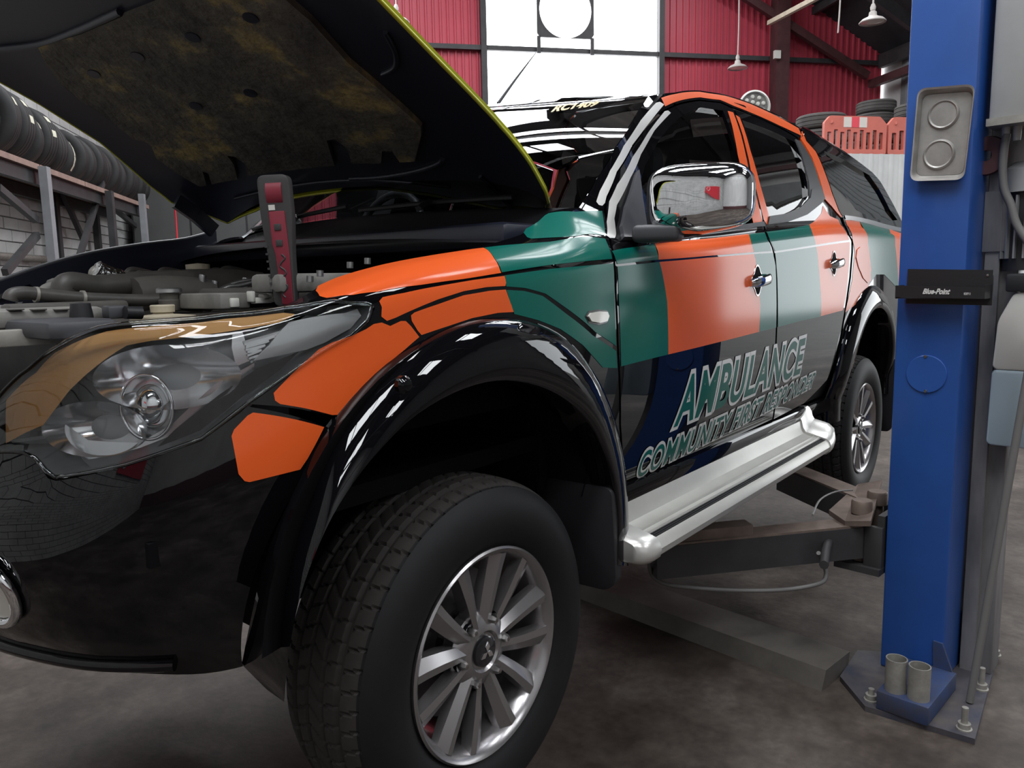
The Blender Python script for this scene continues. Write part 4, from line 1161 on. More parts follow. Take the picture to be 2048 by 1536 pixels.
# wheels --------------------------------------------------------------------
WH = [(0.0, -0.845, 0.694), (3.0, -0.845, 0.694)]
RT = 0.378; RR = 0.2326
def tyre_mesh():
    pitch = 60; sub = 8; NT = pitch * sub
    prof = []       # (r, y, tread flag)
    for r, y in [(0.224, 0.012), (0.236, 0.002), (0.252, -0.010), (0.275, -0.019), (0.300, -0.0215), (0.320, -0.019), (0.338, -0.012), (0.352, -0.002), (0.361, 0.006)]:
        prof.append((r, y, 0))
    ys = np.linspace(0.012, 0.218, 34)
    for y in ys:
        t = abs(y - 0.115) / 0.103
        prof.append((RT - 0.012 * t ** 5 - 0.003 * t ** 2, y, 1))
    for r, y in [(0.361, 0.224), (0.352, 0.232), (0.338, 0.242), (0.32, 0.249), (0.30, 0.2515), (0.275, 0.249), (0.236, 0.228), (0.222, 0.216)]:
        prof.append((r, y, 0))
    V = np.zeros((NT, len(prof), 3))
    for i in range(NT):
        a = 2 * PI * i / NT
        for j, (r, y, tr) in enumerate(prof):
            g = 0.0
            if tr:
                yy = y - 0.115
                for gy in (-0.062, -0.022, 0.022, 0.062):
                    if abs(yy - gy) < 0.0045: g = 0.008
                ph = i / sub
                sl = 0.55 * (yy / 0.1)
                if abs(yy) > 0.064:
                    if (ph + abs(sl) * 1.2 + 0.15) % 1.0 < 0.13: g = max(g, 0.006)
                elif abs(yy) > 0.024:
                    if (ph - sl * 1.6 + 0.4) % 1.0 < 0.13: g = max(g, 0.005)
                else:
                    if (ph + sl * 3.0) % 1.0 < 0.13: g = max(g, 0.004)
            r2 = r - g
            V[i, j] = (r2 * math.cos(a), y, r2 * math.sin(a))
    K = len(prof)
    F = [(i * K + j, ((i + 1) % NT) * K + j, ((i + 1) % NT) * K + j + 1, i * K + j + 1) for i in range(NT) for j in range(K - 1)]
    me = bpy.data.meshes.new('tyre'); me.from_pydata([tuple(p) for p in V.reshape(-1, 3)], [], F)
    me.materials.append(MATS['tyre_rubber']); me.materials.append(MATS['tread_rubber'])
    flags = [1 if (prof[j][2] and prof[j + 1][2]) else 0 for j in range(K - 1)] * NT
    me.polygons.foreach_set('material_index', flags)
    me.polygons.foreach_set('use_smooth', [True] * len(F))
    me.update(); auto_smooth(me, 28)
    return me
TYRE = tyre_mesh()
def pol(r, deg): return (r * math.cos(math.radians(deg)), r * math.sin(math.radians(deg)))
def rim_mesh():
    bm = bmesh.new()
    def add(v, f):
        vs = [bm.verts.new(p) for p in v]
        for q in f:
            try: bm.faces.new([vs[i] for i in q])
            except ValueError: pass
    prof = [(0.214, 0.20), (0.222, 0.03), (0.2326, 0.004), (0.2335, -0.004), (0.229, -0.008), (0.222, -0.004), (0.212, 0.010), (0.205, 0.03), (0.200, 0.06), (0.198, 0.20)]
    add(*lathe_geo(prof, 72, 'y', (0, 0, 0), True))
    # hub
    add(*lathe_geo([(0.0, 0.02), (0.040, 0.018), (0.046, 0.012), (0.056, 0.014), (0.080, 0.024), (0.088, 0.034), (0.090, 0.06), (0.0, 0.06)], 48, 'y'))
    # twelve spokes in six pairs
    for k in range(6):
        th = 100 + 60 * k
        for s in (-1, 1):
            a0 = th + s * 11; a1 = th + s * 15
            secs = []
            for r, wdt, y0, dep, rid in [(0.050, 0.0125, 0.016, 0.030, 0.0), (0.085, 0.0165, 0.013, 0.034, 0.1), (0.135, 0.0195, 0.008, 0.036, 0.3), (0.185, 0.0225, 0.004, 0.032, 0.5), (0.216, 0.0245, 0.001, 0.028, 0.6)]:
                t = (r - 0.05) / (0.214 - 0.05)
                an = math.radians(a0 + (a1 - a0) * t)
                c = np.array([r * math.cos(an), 0, r * math.sin(an)])
                tg = np.array([-math.sin(an), 0, math.cos(an)]) * s
                yv = np.array([0, 1.0, 0])
                # flat outer face, chamfer dropping towards the middle of the pair
                secs.append([c + tg * wdt + yv * (y0 + 0.002), c + tg * wdt * (0.15 + rid * 0.2) + yv * y0, c - tg * wdt * 0.85 + yv * (y0 + 0.013), c - tg * wdt + yv * (y0 + dep), c + tg * wdt * 1.05 + yv * (y0 + dep)])
            v = [tuple(p) for sc in secs for p in sc]
            f = [(i * 5 + j, i * 5 + (j + 1) % 5, (i + 1) * 5 + (j + 1) % 5, (i + 1) * 5 + j) for i in range(4) for j in range(5)]
            f += [(0, 1, 2, 3, 4), (20, 21, 22, 23, 24)]
            add(v, f)
    bmesh.ops.recalc_face_normals(bm, faces=bm.faces)
    me = bpy.data.meshes.new('alloy_rim'); bm.to_mesh(me); bm.free()
    me.materials.append(MATS['alloy']); auto_smooth(me, 32)
    return me
RIM = rim_mesh()
v, f = lathe_geo([(0.0, -0.012), (0.006, -0.011), (0.0095, -0.004), (0.0105, 0.012)], 6, 'y')
NUT = bpy.data.meshes.new('lug_nut'); NUT.from_pydata(v, [], f); NUT.materials.append(MATS['steel_bolt']); auto_smooth(NUT, 40)
v, f = lathe_geo([(0.017, -0.001), (0.0155, 0.010), (0.0, 0.010)], 16, 'y')
CUP = bpy.data.meshes.new('lug_recess'); CUP.from_pydata(v, [], f); CUP.materials.append(MATS['dark_inner'])
v, f = lathe_geo([(0.0, 0.0), (0.028, 0.0), (0.0335, 0.003), (0.035, 0.012)], 40, 'y')
CAP = bpy.data.meshes.new('hub_cap'); CAP.from_pydata(v, [], f); CAP.materials.append(MATS['lamp_black']); auto_smooth(CAP, 40)
ev, ef = [], []
for a in (90, 210, 330):
    s = 0.0135
    q = [(0, 0), pol(s, a - 30), (pol(s, a - 30)[0] + pol(s, a + 30)[0], pol(s, a - 30)[1] + pol(s, a + 30)[1]), pol(s, a + 30)]
    b0 = len(ev); ev += [(x, 0.0, z) for x, z in q] + [(x, -0.0022, z) for x, z in q]
    ef += [(b0, b0 + 1, b0 + 2, b0 + 3), (b0 + 7, b0 + 6, b0 + 5, b0 + 4)] + [(b0 + i, b0 + 4 + i, b0 + 4 + (i + 1) % 4, b0 + (i + 1) % 4) for i in range(4)]
EMB = bpy.data.meshes.new('emblem'); EMB.from_pydata(ev, [], ef); EMB.materials.append(MATS['chrome_soft'])
v, f = lathe_geo([(0.0, 0.085), (0.085, 0.085), (0.09, 0.10), (0.165, 0.10), (0.165, 0.13), (0.0, 0.13)], 40, 'y')
DISC = bpy.data.meshes.new('brake_disc'); DISC.from_pydata(v, [], f); DISC.materials.append(MATS['alloy_grey']); auto_smooth(DISC, 30)
def wheel(loc, rz, spin):
    def put(name, me, parent, l=None):
        o = bpy.data.objects.new(name, me); COL.objects.link(o); o.parent = parent
        if l is not None: o.location = l
        return o
    r = put('alloy_rim', RIM, truck, loc); r.rotation_euler = (0, spin, rz) if rz == 0 else (0, spin, rz)
    t = put('tyre', TYRE, truck, loc); t.rotation_euler = (0, 0, rz)
    for k in range(6):
        x, z = pol(0.070, 70 + 60 * k)
        put('lug_recess', CUP, r, (x, 0.0195, z)); put('lug_nut', NUT, r, (x, 0.014, z))
    put('hub_cap', CAP, r, (0, 0.008, 0)); put('emblem', EMB, r, (0, 0.0078, 0)); put('brake_disc', DISC, r, (0, 0, 0))
for (x, y, z), sp in zip(WH, (0.12, 0.5)):
    wheel((x, y, z), 0, sp); wheel((x, -y, z), PI, sp)
tube('axle', [(3.0, -0.7, 0.694), (3.0, 0.7, 0.694)], 0.05, 'dark_inner', truck, k=1)
tube('axle', [(0.0, -0.7, 0.694), (0.0, 0.7, 0.694)], 0.03, 'dark_inner', truck, k=1)
# chassis and floor pan
box('chassis_rail', (1.9, -0.33, 0.83), (4.2, 0.09, 0.16), 'dark_inner', truck)
box('chassis_rail', (1.9, 0.33, 0.83), (4.2, 0.09, 0.16), 'dark_inner', truck)
box('floor_pan', (2.3, 0, 0.945), (3.6, 1.56, 0.05), 'dark_inner', truck)
box('sill', (1.5, -0.81, 0.90), (1.98, 0.07, 0.07), 'black_paint', truck, bev=0.015)
box('sill', (1.5, 0.81, 0.90), (1.98, 0.07, 0.07), 'black_paint', truck, bev=0.015)

# running board --------------------------------------------------------------
def side_step(sgn=1):
    prof = [(-0.80, 0.905), (-0.835, 0.905), (-0.845, 0.887), (-0.851, 0.858), (-0.862, 0.838), (-0.880, 0.830), (-0.898, 0.827), (-0.900, 0.832), (-0.905, 0.832), (-0.907, 0.826), (-0.917, 0.823), (-0.919, 0.828), (-0.924, 0.827), (-0.926, 0.821),
            (-0.948, 0.814), (-0.950, 0.818), (-0.962, 0.808), (-0.968, 0.792), (-0.964, 0.774), (-0.950, 0.762), (-0.92, 0.757), (-0.80, 0.78)]
    x0, x1 = 0.54, 2.03
    n = len(prof)
    v = [(x0, y, z) for y, z in prof] + [(x1, y, z) for y, z in prof]
    f = [(i, (i + 1) % n, n + (i + 1) % n, n + i) for i in range(n)]
    bm = bmesh.new(); vs = [bm.verts.new(p) for p in v]
    for q in f: bm.faces.new([vs[i] for i in q])
    root = bm_obj('running_board', bm, 'step_alu', truck, 30); BODY.append(root)
    # rubber tread strips
    for yy, zz_ in ((-0.931, 0.8205), (-0.937, 0.8185), (-0.943, 0.8165)):
        o = bar('tread_strip', (x0 + 0.01, yy, zz_), (x1 - 0.01, yy, zz_), 0.0035, 0.005, 'black_plastic', root)
    cap = [(-0.80, 0.908), (-0.838, 0.908), (-0.850, 0.888), (-0.857, 0.860), (-0.868, 0.843), (-0.90, 0.836), (-0.93, 0.829), (-0.953, 0.822), (-0.966, 0.810), (-0.972, 0.792), (-0.968, 0.772), (-0.952, 0.758), (-0.92, 0.753), (-0.80, 0.777)]
    for xa, xb, s in ((0.54, 0.475, -1), (2.03, 2.13, 1)):
        vv, K = [], len(cap); NS = 6
        cy, cz = -0.86, 0.80
        for i in range(NS + 1):
            t = i / NS; sc = 1 - 0.22 * t ** 3 - 0.06 * (1 if i == NS else 0)
            up = 0.05 * t if s > 0 else 0.0
            for y, z in cap: vv.append((xa + (xb - xa) * (t if i else -0.15), cy + (y - cy) * sc, cz + (z - cz) * sc + up * (1 if z > 0.8 else 0.6)))
        ff = [(i * K + j, i * K + (j + 1) % K, (i + 1) * K + (j + 1) % K, (i + 1) * K + j) for i in range(NS) for j in range(K)]
        ff += [tuple(range(K)), tuple(NS * K + j for j in range(K))]
        bm = bmesh.new(); vs = [bm.verts.new(p) for p in vv]
        for q in ff: bm.faces.new([vs[i] for i in q])
        bm_obj('end_cap', bm, 'step_cap', root, 40)
    for xx in (0.75, 1.3, 1.9): 
        bmx = bar('bracket', (xx, -0.5, 0.86), (xx, -0.86, 0.80), 0.04, 0.02, 'dark_inner', root)
side_step()

# door handles ---------------------------------------------------------------
def local_frame(u, v):
    P = skin_at(u, v); n = skin_n([u], [v])[0]
    t = skin_at(u + 0.01, v) - P; t /= np.linalg.norm(t); w = np.cross(n, t); w /= np.linalg.norm(w)
    if w[2] < 0: w = -w
    return P, t, w, n
def handle(px, door):
    (u, v), = T([px])
    P, t, w, n = local_frame(u, v)
    fn = lambda a, b, h: P + t * a + w * b + n * h
    # chrome cup: four-lobed surround, flat black plate painting the dish's shade
    lob = []
    for i in range(48):
        a = 2 * PI * i / 48
        r = 0.044 + 0.006 * math.cos(4 * a)
        lob.append((r * math.cos(a) * 1.02, r * math.sin(a) * 1.08))
    prism('handle_cup', [(a * 1.0, b * 1.0) for a, b in lob], 0.0, 0.003, fn, 'chrome_soft', door)
    prism('handle_recess_shade', [(a * 0.9, b * 0.9) for a, b in lob], 0.001, 0.0042, fn, 'dark_inner', door)
    vv, K, NS = [], 14, 12
    for i in range(NS + 1):
        s = -1 + 2 * i / NS
        a = 0.085 * s; lift = 0.024 * (1 - abs(s) ** 3.0) + 0.006
        hh = 0.018 * (1 - 0.35 * abs(s) ** 4)
        for j in range(K):
            q = 2 * PI * j / K
            vv.append(fn(a + 0.01, 0.006 * s + hh * math.cos(q), lift + 0.0075 * math.sin(q)))
    ff = [(i * K + j, i * K + (j + 1) % K, (i + 1) * K + (j + 1) % K, (i + 1) * K + j) for i in range(NS) for j in range(K)]
    ff += [tuple(range(K)), tuple(NS * K + j for j in range(K))]
    bm = bmesh.new(); vs = [bm.verts.new(tuple(map(float, p))) for p in vv]
    for q in ff: bm.faces.new([vs[i] for i in q])
    o = bm_obj('door_handle', bm, 'chrome', door, 50); o['label'] = 'chrome pull handle'
handle((1514, 561), front_door); handle((1667, 527), rear_door)
# fuel flap
ff_uv = [(x + 1722 - 1722, y) for x, y in [(1713, 500), (1719, 494), (1727, 500), (1735, 520), (1740, 545), (1740, 562), (1734, 566), (1725, 556), (1716, 535), (1711, 515)]]
o = patch('fuel_flap', T(ff_uv), 'orange_vinyl', bed, step=0.02, off=0.004, lip=0.004)
# belt line chrome and black weather strip
def strip(px_top, px_bot, mat, name, par, off=0.004):
    return patch(name, T(px_top) + T(px_bot[::-1]), mat, par, step=0.03, off=off, lip=0.004)
strip([(1296, 484), (1400, 469), (1512, 456)], [(1296, 490), (1400, 476), (1512, 462)], 'chrome', 'belt_trim', front_door)
strip([(1330, 472), (1400, 462), (1512, 446), (1524, 444)], [(1330, 479), (1400, 470), (1512, 455), (1527, 454)], 'black_plastic', 'weather_strip', front_door, 0.008)
strip([(1537, 433), (1570, 428), (1600, 415), (1619, 396), (1621, 380), (1640, 372), (1648, 398)], [(1534, 450), (1575, 444), (1612, 430), (1640, 408), (1648, 398), (1648, 398), (1648, 398)], 'black_plastic', 'weather_strip', rear_door, 0.006)
patch('window_frame', T([(1590, 279), (1600, 283), (1624, 322), (1638, 364), (1646, 396), (1640, 402), (1619, 396), (1617, 365), (1606, 320), (1593, 286)]), 'black_plastic', rear_door, step=0.02, off=0.003, lip=0.003)
# side repeater lamp
rep = T([(1173, 633), (1178, 626), (1195, 623), (1211, 624), (1214, 632), (1211, 642), (1196, 646), (1179, 643)])
patch('indicator_surround', T([(1169, 633), (1176, 622), (1195, 619), (1213, 621), (1218, 632), (1213, 645), (1196, 650), (1176, 646)]), 'lamp_black', fender, step=0.01, off=0.002, lip=0.003)
patch('side_indicator', rep, 'lamp_lens_white', fender, step=0.01, off=0.007, lip=0.006)
# parking sensor on the front flare
P = at(812, 770, 1, -0.915)
lathe('parking_sensor', [(0.0, -0.006), (0.010, -0.005), (0.013, 0.0), (0.016, 0.003), (0.016, 0.012)], 'black_paint', truck, 24, 'y', tuple(P), angle=40)

# door mirror ----------------------------------------------------------------
mc = np.array([0.69, -1.005, 1.69])
ma = np.array([0.22, -0.975, 0.0]); ma /= np.linalg.norm(ma)
mcf = np.array([ma[1], -ma[0], 0.0])        # facing forward
def superq(name, c, ax, half, e1_, e2_, mat, parent, nu=40, nv=28, deform=None, flt=None):
    verts, faces = [], []
    sg = lambda x, p: math.copysign(abs(x) ** p, x)
    for i in range(nv + 1):
        ph = -PI / 2 + PI * i / nv
        for j in range(nu):
            th = 2 * PI * j / nu
            p = [half[0] * sg(math.cos(ph), e1_) * sg(math.cos(th), e2_), half[1] * sg(math.cos(ph), e1_) * sg(math.sin(th), e2_), half[2] * sg(math.sin(ph), e1_)]
            if deform: p = deform(p)
            verts.append(tuple(c + ax[0] * p[0] + ax[1] * p[1] + ax[2] * p[2]))
    for i in range(nv):
        for j in range(nu):
            faces.append((i * nu + j, i * nu + (j + 1) % nu, (i + 1) * nu + (j + 1) % nu, (i + 1) * nu + j))
    bm = bmesh.new(); vs = [bm.verts.new(p) for p in verts]
    for q in faces: bm.faces.new([vs[k_] for k_ in q])
    bmesh.ops.remove_doubles(bm, verts=bm.verts, dist=1e-6)
    if flt: bmesh.ops.delete(bm, geom=[f_ for f_ in bm.faces if not flt(f_)], context='FACES')
    return bm_obj(name, bm, mat, parent, 60)
def mdef(p):
    x, y, z = p            # x lateral (outwards), y up, z forward
    k_ = 1.0 - 0.10 * (x / 0.13)          # narrower outboard
    y2 = y * k_ - 0.012 * (x / 0.13) if y < 0 else y * (1 - 0.05 * (x / 0.13)) - 0.006 * (x / 0.13) ** 2
    if y < 0: y2 += 0.022 * max(0, x / 0.13)
    return [x, y2, z * (1 - 0.12 * abs(x / 0.13) ** 2)]
mirror = superq('door_mirror', mc, (ma, np.array([0, 0, 1.0]), mcf), (0.132, 0.088, 0.072), 0.62, 0.42, 'chrome', truck, 64, 40, mdef)
mirror['label'] = 'chrome door mirror shell'
superq('mirror_back', mc - mcf * 0.012 - ma * 0.012, (ma, np.array([0, 0, 1.0]), mcf), (0.136, 0.091, 0.05), 0.5, 0.45, 'black_plastic', mirror, 40, 20, lambda p: [p[0], p[1] + (0.015 if p[1] < 0 and p[0] > 0 else 0), min(p[2], 0.0)])
# sail and foot
sail = patch('mirror_sail', T([(1243, 480), (1238, 455), (1247, 415), (1268, 350), (1272, 343), (1279, 400), (1287, 450), (1290, 478)]), 'grey_plastic', front_door, step=0.015, off=0.012, lip=0.02)
P0 = np.array(skin_at(*T([(1268, 468)])[0])); 
bm = bmesh.new()
add_box(bm, (0, 0, 0), (0.125, 0.075, 0.045), None, 0.014, 3)
Rm = Matrix(((ma[0], mcf[0], 0), (ma[1], mcf[1], 0), (0, 0, 1)))
bmesh.ops.rotate(bm, cent=(0, 0, 0), matrix=Rm, verts=bm.verts)
bmesh.ops.translate(bm, vec=tuple(np.array([0.645, -0.905, 1.607])), verts=bm.verts)
bm_obj('mirror_foot', bm, 'grey_plastic', mirror, 40)
tube('mirror_stalk', [(0.645, -0.90, 1.615), (0.66, -0.95, 1.63), (0.67, -0.97, 1.66)], 0.03, 'black_plastic', mirror, n=14)

# headlamp -------------------------------------------------------------------
lamp_px = [(-60, 850), (0, 793), (60, 738), (100, 701), (150, 673), (200, 656), (350, 641), (450, 629), (566, 616), (700, 605), (735, 605), (747, 614), (736, 640), (700, 672), (640, 702), (570, 752), (497, 806), (400, 875), (250, 924), (112, 953), (92, 940), (72, 915), (50, 903), (0, 903), (-60, 905)]
TL = lambda pts: trace(pts, 7.0)
lamp_uv = TL(lamp_px)
def wall_strip(name, uv, o0, o1, mat, parent):
    q = densify([(u, v * VS) for u, v in uv], 0.03)
    U = np.array([a for a, b in q]); W = np.array([b / VS for a, b in q])
    N = skin_nh(U, W); P = skin(U, W); n = len(q)
    v = list(P + N * o0) + list(P + N * o1)
    return mesh(name, v, [(i, (i + 1) % n, n + (i + 1) % n, n + i) for i in range(n)], mat, parent, smooth=True)
def skin_nh(u, v):
    n_ = skin_n(u, v).copy(); n_[:, 2] *= 0.15; n_ /= np.linalg.norm(n_, axis=-1, keepdims=True); return n_
headlamp = patch('headlamp_housing', lamp_uv, 'lamp_grey', truck, step=0.025, off=-0.075, nfn=skin_nh); BODY.append(headlamp)
headlamp['label'] = 'clear headlamp with amber strip'
wall_strip('housing_wall', lamp_uv, -0.004, -0.076, 'lamp_grey', headlamp)
patch('lamp_lens', lamp_uv, 'lens_clear', headlamp, step=0.02, off=0.0)
q3 = lambda pts: zz(0, 500, 2.926, pts)
def shrink(px, k_):
    c = np.mean(np.array(px), 0); return [tuple(c + (np.array(p) - c) * k_) for p in px]
# edge bead of the lens
_q = densify([(u, v * VS) for u, v in lamp_uv], 0.02)
_P = skin(np.array([a for a, b in _q]), np.array([b / VS for a, b in _q])) + skin_n(np.array([a for a, b in _q]), np.array([b / VS for a, b in _q])) * 0.001
v, f = tube_geo(list(_P), 0.0035, 6, True); mesh('lens_edge', v, f, 'lens_clear', headlamp, smooth=True)
patch('amber_reflector', TL([(0, 800), (60, 745), (102, 706), (155, 680), (205, 661), (350, 646), (450, 634), (566, 622), (588, 626), (592, 634), (560, 641), (480, 657), (330, 676), (240, 690), (180, 718), (120, 765), (85, 800), (70, 808), (0, 808)][:9] + [(588, 630), (560, 645), (480, 658), (400, 668), (300, 680), (250, 692), (190, 728), (130, 778), (75, 850), (0, 888)]), 'amber_strip', headlamp, step=0.02, off=-0.010, nfn=skin_nh)
patch('rear_reflector', TL([(582, 645), (700, 625), (728, 620), (733, 628), (712, 655), (660, 686), (620, 698), (560, 712), (512, 727), (545, 690)]), 'lamp_silver', headlamp, step=0.02, off=-0.02, lip=0.02, nfn=skin_nh)
# fine vertical-stack ribs
ra = TL([(482, 660), (564, 644)]); rb = TL([(478, 672), (506, 722)])
for i in range(14):
    t = i / 13
    a = np.array([484 + (508 - 484) * t, 662 + (722 - 662) * t]); b_ = np.array([566 + (512 - 566) * t, 648 + (720 - 648) * t])
    (u0, v0), (u1, v1) = TL([tuple(a), tuple(b_)])
    P1 = skin_at(u0, v0, -0.034); P2 = skin_at(u1, v1, -0.028)
    bar('reflector_rib', P1, P2, 0.006, 0.0035, 'lamp_silver', headlamp)
patch('inner_reflector', TL([(462, 668), (482, 662), (500, 700), (506, 722), (476, 733), (466, 700)]), 'lamp_reflector', headlamp, step=0.02, off=-0.04, nfn=skin_nh)
# upper trough reflector: concave chrome bowl
def bowl(px, depth, R, dirv, name, mat, stretch=(1, 1), ring=True):
    (u, v), = TL([px]); P = skin_at(u, v, -depth)
    d = Vector(dirv).normalized(); s = d.cross(Vector((0, 0, 1))).normalized(); up = s.cross(d)
    prof = [(0.03 + 0.97 * k_ / 10, (k_ / 10) ** 2 * 0.75) for k_ in range(11)]
    v_, f_ = [], []
    n = 40
    for i in range(n):
        a = 2 * PI * i / n
        for r, h in prof: v_.append(Vector(P) + s * (R * stretch[0] * r * math.cos(a)) + up * (R * stretch[1] * r * math.sin(a)) + d * (R * h))
    K = len(prof)
    f_ = [(i * K + j, ((i + 1) % n) * K + j, ((i + 1) % n) * K + j + 1, i * K + j + 1) for i in range(n) for j in range(K - 1)] + [tuple(i * K for i in range(n))]
    o = mesh(name, v_, f_, mat, headlamp, smooth=True)
    if ring:
        pts = [Vector(P) + s * (R * stretch[0] * math.cos(2 * PI * i / n)) + up * (R * stretch[1] * math.sin(2 * PI * i / n)) + d * (R * 0.75) for i in range(n)]
        v_, f_ = tube_geo(pts, 0.003, 6, True); mesh('reflector_ring', v_, f_, 'chrome_soft', headlamp, smooth=True)
    return P, d, s, up
bowl((320, 745), 0.082, 0.066, (-0.62, -0.75, 0.05), 'reflector_bowl', 'lamp_reflector', (1.7, 0.80), False)
bowl((150, 858), 0.082, 0.058, (-0.80, -0.60, 0.0), 'reflector_bowl', 'lamp_reflector', (1.5, 0.8), False)
Pj, dj, sj, uj = bowl((275, 815), 0.078, 0.046, (-0.75, -0.65, 0.0), 'projector_bowl', 'lamp_reflector', (0.9, 1.15))
vj, fj = [], []
for i in range(17):
    ph = PI / 2 * i / 16
    for j in range(32):
        a = 2 * PI * j / 32
        vj.append(Vector(Pj) + sj * (0.030 * math.cos(a) * math.cos(ph)) + uj * (0.038 * math.sin(a) * math.cos(ph)) + dj * (0.012 + 0.03 * math.sin(ph)))
fj = [(i * 32 + j, i * 32 + (j + 1) % 32, (i + 1) * 32 + (j + 1) % 32, (i + 1) * 32 + j) for i in range(16) for j in range(32)]
mesh('projector_lens', vj, fj, 'chrome', headlamp, smooth=True)
patch('lower_bezel', TL([(0, 845), (60, 850), (130, 893), (250, 895), (330, 858), (430, 775), (520, 735), (520, 760), (470, 800), (380, 862), (250, 908), (130, 932), (90, 905), (60, 890), (0, 890)]), 'lamp_reflector', headlamp, step=0.02, off=-0.05, nfn=skin_nh)
for yy in (815, 835, 856, 876):
    (u0, v0), (u1, v1) = TL([(-20, yy + 4), (62, yy)])
    bar('bezel_fin', skin_at(u0, v0, -0.04), skin_at(u1, v1, -0.045), 0.012, 0.006, 'lamp_reflector', headlamp)
patch('dark_bezel', TL([(345, 868), (440, 790), (520, 742), (580, 722), (612, 705), (570, 745), (495, 800), (400, 868), (300, 905)]), 'lamp_black', headlamp, step=0.02, off=-0.03, nfn=skin_nh)
# fog lamp ring at the bumper corner and lower lip
(uf, vf), = T([(-18, 1180)])
Pf, tf, wf, nf = local_frame(uf, vf)
pts = [Pf + tf * (0.062 * math.cos(2 * PI * i / 40)) + wf * (0.062 * math.sin(2 * PI * i / 40)) + nf * 0.006 for i in range(40)]
v, f = tube_geo(pts, 0.009, 8, True); mesh('fog_lamp_ring', v, f, 'chrome', truck, smooth=True)
pts = [Pf + tf * (0.053 * math.cos(2 * PI * i / 40)) + wf * (0.053 * math.sin(2 * PI * i / 40)) + nf * 0.004 for i in range(40)]
mesh('fog_lamp_lens', pts, [tuple(range(40))], 'lamp_lens_white', truck)
lip = [(uu, vv_) for uu, vv_ in zip(np.linspace(-0.66, -1.4, 24), np.full(24, 0.62))]
lipP = [skin_at(a, b, 0.004) for a, b in lip]
tube('bumper_lip', lipP, 0.012, 'black_paint', truck, n=8, k=1)
# front panel between the lamps closing the nose
vv, ff = [], []
for i in range(13):
    y = -0.42 + 0.84 * i / 12
    bx = -0.775 - 0.03 * (1 - (y / 0.42) ** 2)
    for z in (1.15, 1.22, 1.30, 1.36): vv.append((bx + (z - 1.15) * 0.12, y, z))
for i in range(12):
    for j in range(3): ff.append((i * 4 + j, (i + 1) * 4 + j, (i + 1) * 4 + j + 1, i * 4 + j + 1))
mesh('grille_panel', vv, ff, 'black_plastic', truck, smooth=True)

# bonnet ------------------------------------------------------------------------
PHI = math.radians(25); HX, HZ = 0.50, 1.742
HF = np.array([-math.cos(PHI), 0, math.sin(PHI)]); HN = np.array([math.sin(PHI), 0, math.cos(PHI)])
def hood(a, b, off=0.0):
    a = np.asarray(a, float); b = np.asarray(b, float)
    t = np.clip((0.32 - a) / 0.32, 0, 1.3)
    h = 0.045 * (1 - (b / 0.75) ** 2) - 0.085 * t ** 2 * np.clip(np.abs(b) / 0.73, 0, 1.1) ** 6 - 0.02 * np.clip(np.abs(b) / 0.73, 0, 1.1) ** 8 - 0.045 * np.clip(b / 0.75, 0, 1.1) ** 3 * np.clip((0.75 - a) / 0.5, 0, 1) + off
    return np.stack([HX + HF[0] * a + HN[0] * h, b, HZ + HF[2] * a + HN[2] * h], -1)
hood_n = num_normal(hood, 1.0)
_chk = hood_n(np.array([0.5]), np.array([0.0]))[0]
HS = 1.0 if _chk @ HN < 0 else -1.0
hood_down = lambda a, b: hood_n(a, b) * HS          # pointing to the underside
hood_up = lambda a, b: hood_n(a, b) * -HS
TH = make_tracer(hood, (-0.05, 1.3), (-0.85, 0.85))
near_edge = TH([(1040, 425), (1082, 420), (1096, 405), (1090, 385), (1060, 330), (1000, 255), (940, 190), (860, 108), (755, 0)])
far_rear = [(0.02, 0.0), (0.03, 0.2), (0.07, 0.45), (0.12, 0.62)]
side = [p for p in near_edge[1:]]
sa = [p[0] for p in side]; sb = [p[1] for p in side]
half = [(sa[0], abs(sb[0]))] + [(a, abs(b)) for a, b in side[1:]] + [(0.85, 0.735), (1.02, 0.715), (1.12, 0.66), (1.17, 0.52), (1.19, 0.25), (1.195, 0.0)]
_re = TH([(455, 447), (500, 416), (550, 396), (620, 383), (690, 375), (760, 372), (850, 384), (930, 400), (1000, 414)])
rear_far = [p for p in _re if p[1] >= 0]; rear_near = [p for p in _re if p[1] < 0]
far_edge = TH([(0, 165), (100, 222), (200, 285), (300, 372), (342, 405)])
far_edge = [(a, min(b, 0.84)) for a, b in far_edge]
far_half = [(1.19, 0.25), (1.17, 0.52), (1.12, 0.66), (1.02, 0.715)] + far_edge + [(0.14, far_edge[-1][1] - 0.03), (0.09, 0.66)]
loop = rear_near + [(a, -b) for a, b in half] + far_half[:-2] + rear_far
bonnet = patch('bonnet_inner_panel', loop, 'bonnet_black', truck, step=0.04, fn=hood, nfn=hood_down, vs=1.0)
bonnet['label'] = 'raised bonnet with black underside and yellow outer edge'
def grow_loop(lp, k_, rear_k):
    out = []
    for i in range(len(lp)):
        a, b = lp[i]
        r = math.hypot(a - 0.6, b)
        out.append((a + (a - 0.6) / r * k_ - (rear_k if a < 0.12 else 0), b + b / r * k_))
    return out
oloop = grow_loop(loop, 0.001, 0.0)
oloop = [(a - (0.022 if abs(b) < 0.62 and a < 0.25 else 0), b) for a, b in oloop]
patch('bonnet_outer_skin', oloop, 'yellow_vinyl', bonnet, step=0.04, fn=lambda a, b: hood(a, b, 0.016), nfn=hood_up, vs=1.0, lip=0.012)
# rolled yellow hem round the edge, 8 mm thick
hp = hood(np.array([p[0] for p in densify(oloop, 0.03)]), np.array([p[1] for p in densify(oloop, 0.03)]), 0.003)
v, f = tube_geo([tuple(p) for p in hp], 0.0042, 8, True); mesh('bonnet_hem', v, f, 'yellow_vinyl', bonnet, smooth=True)
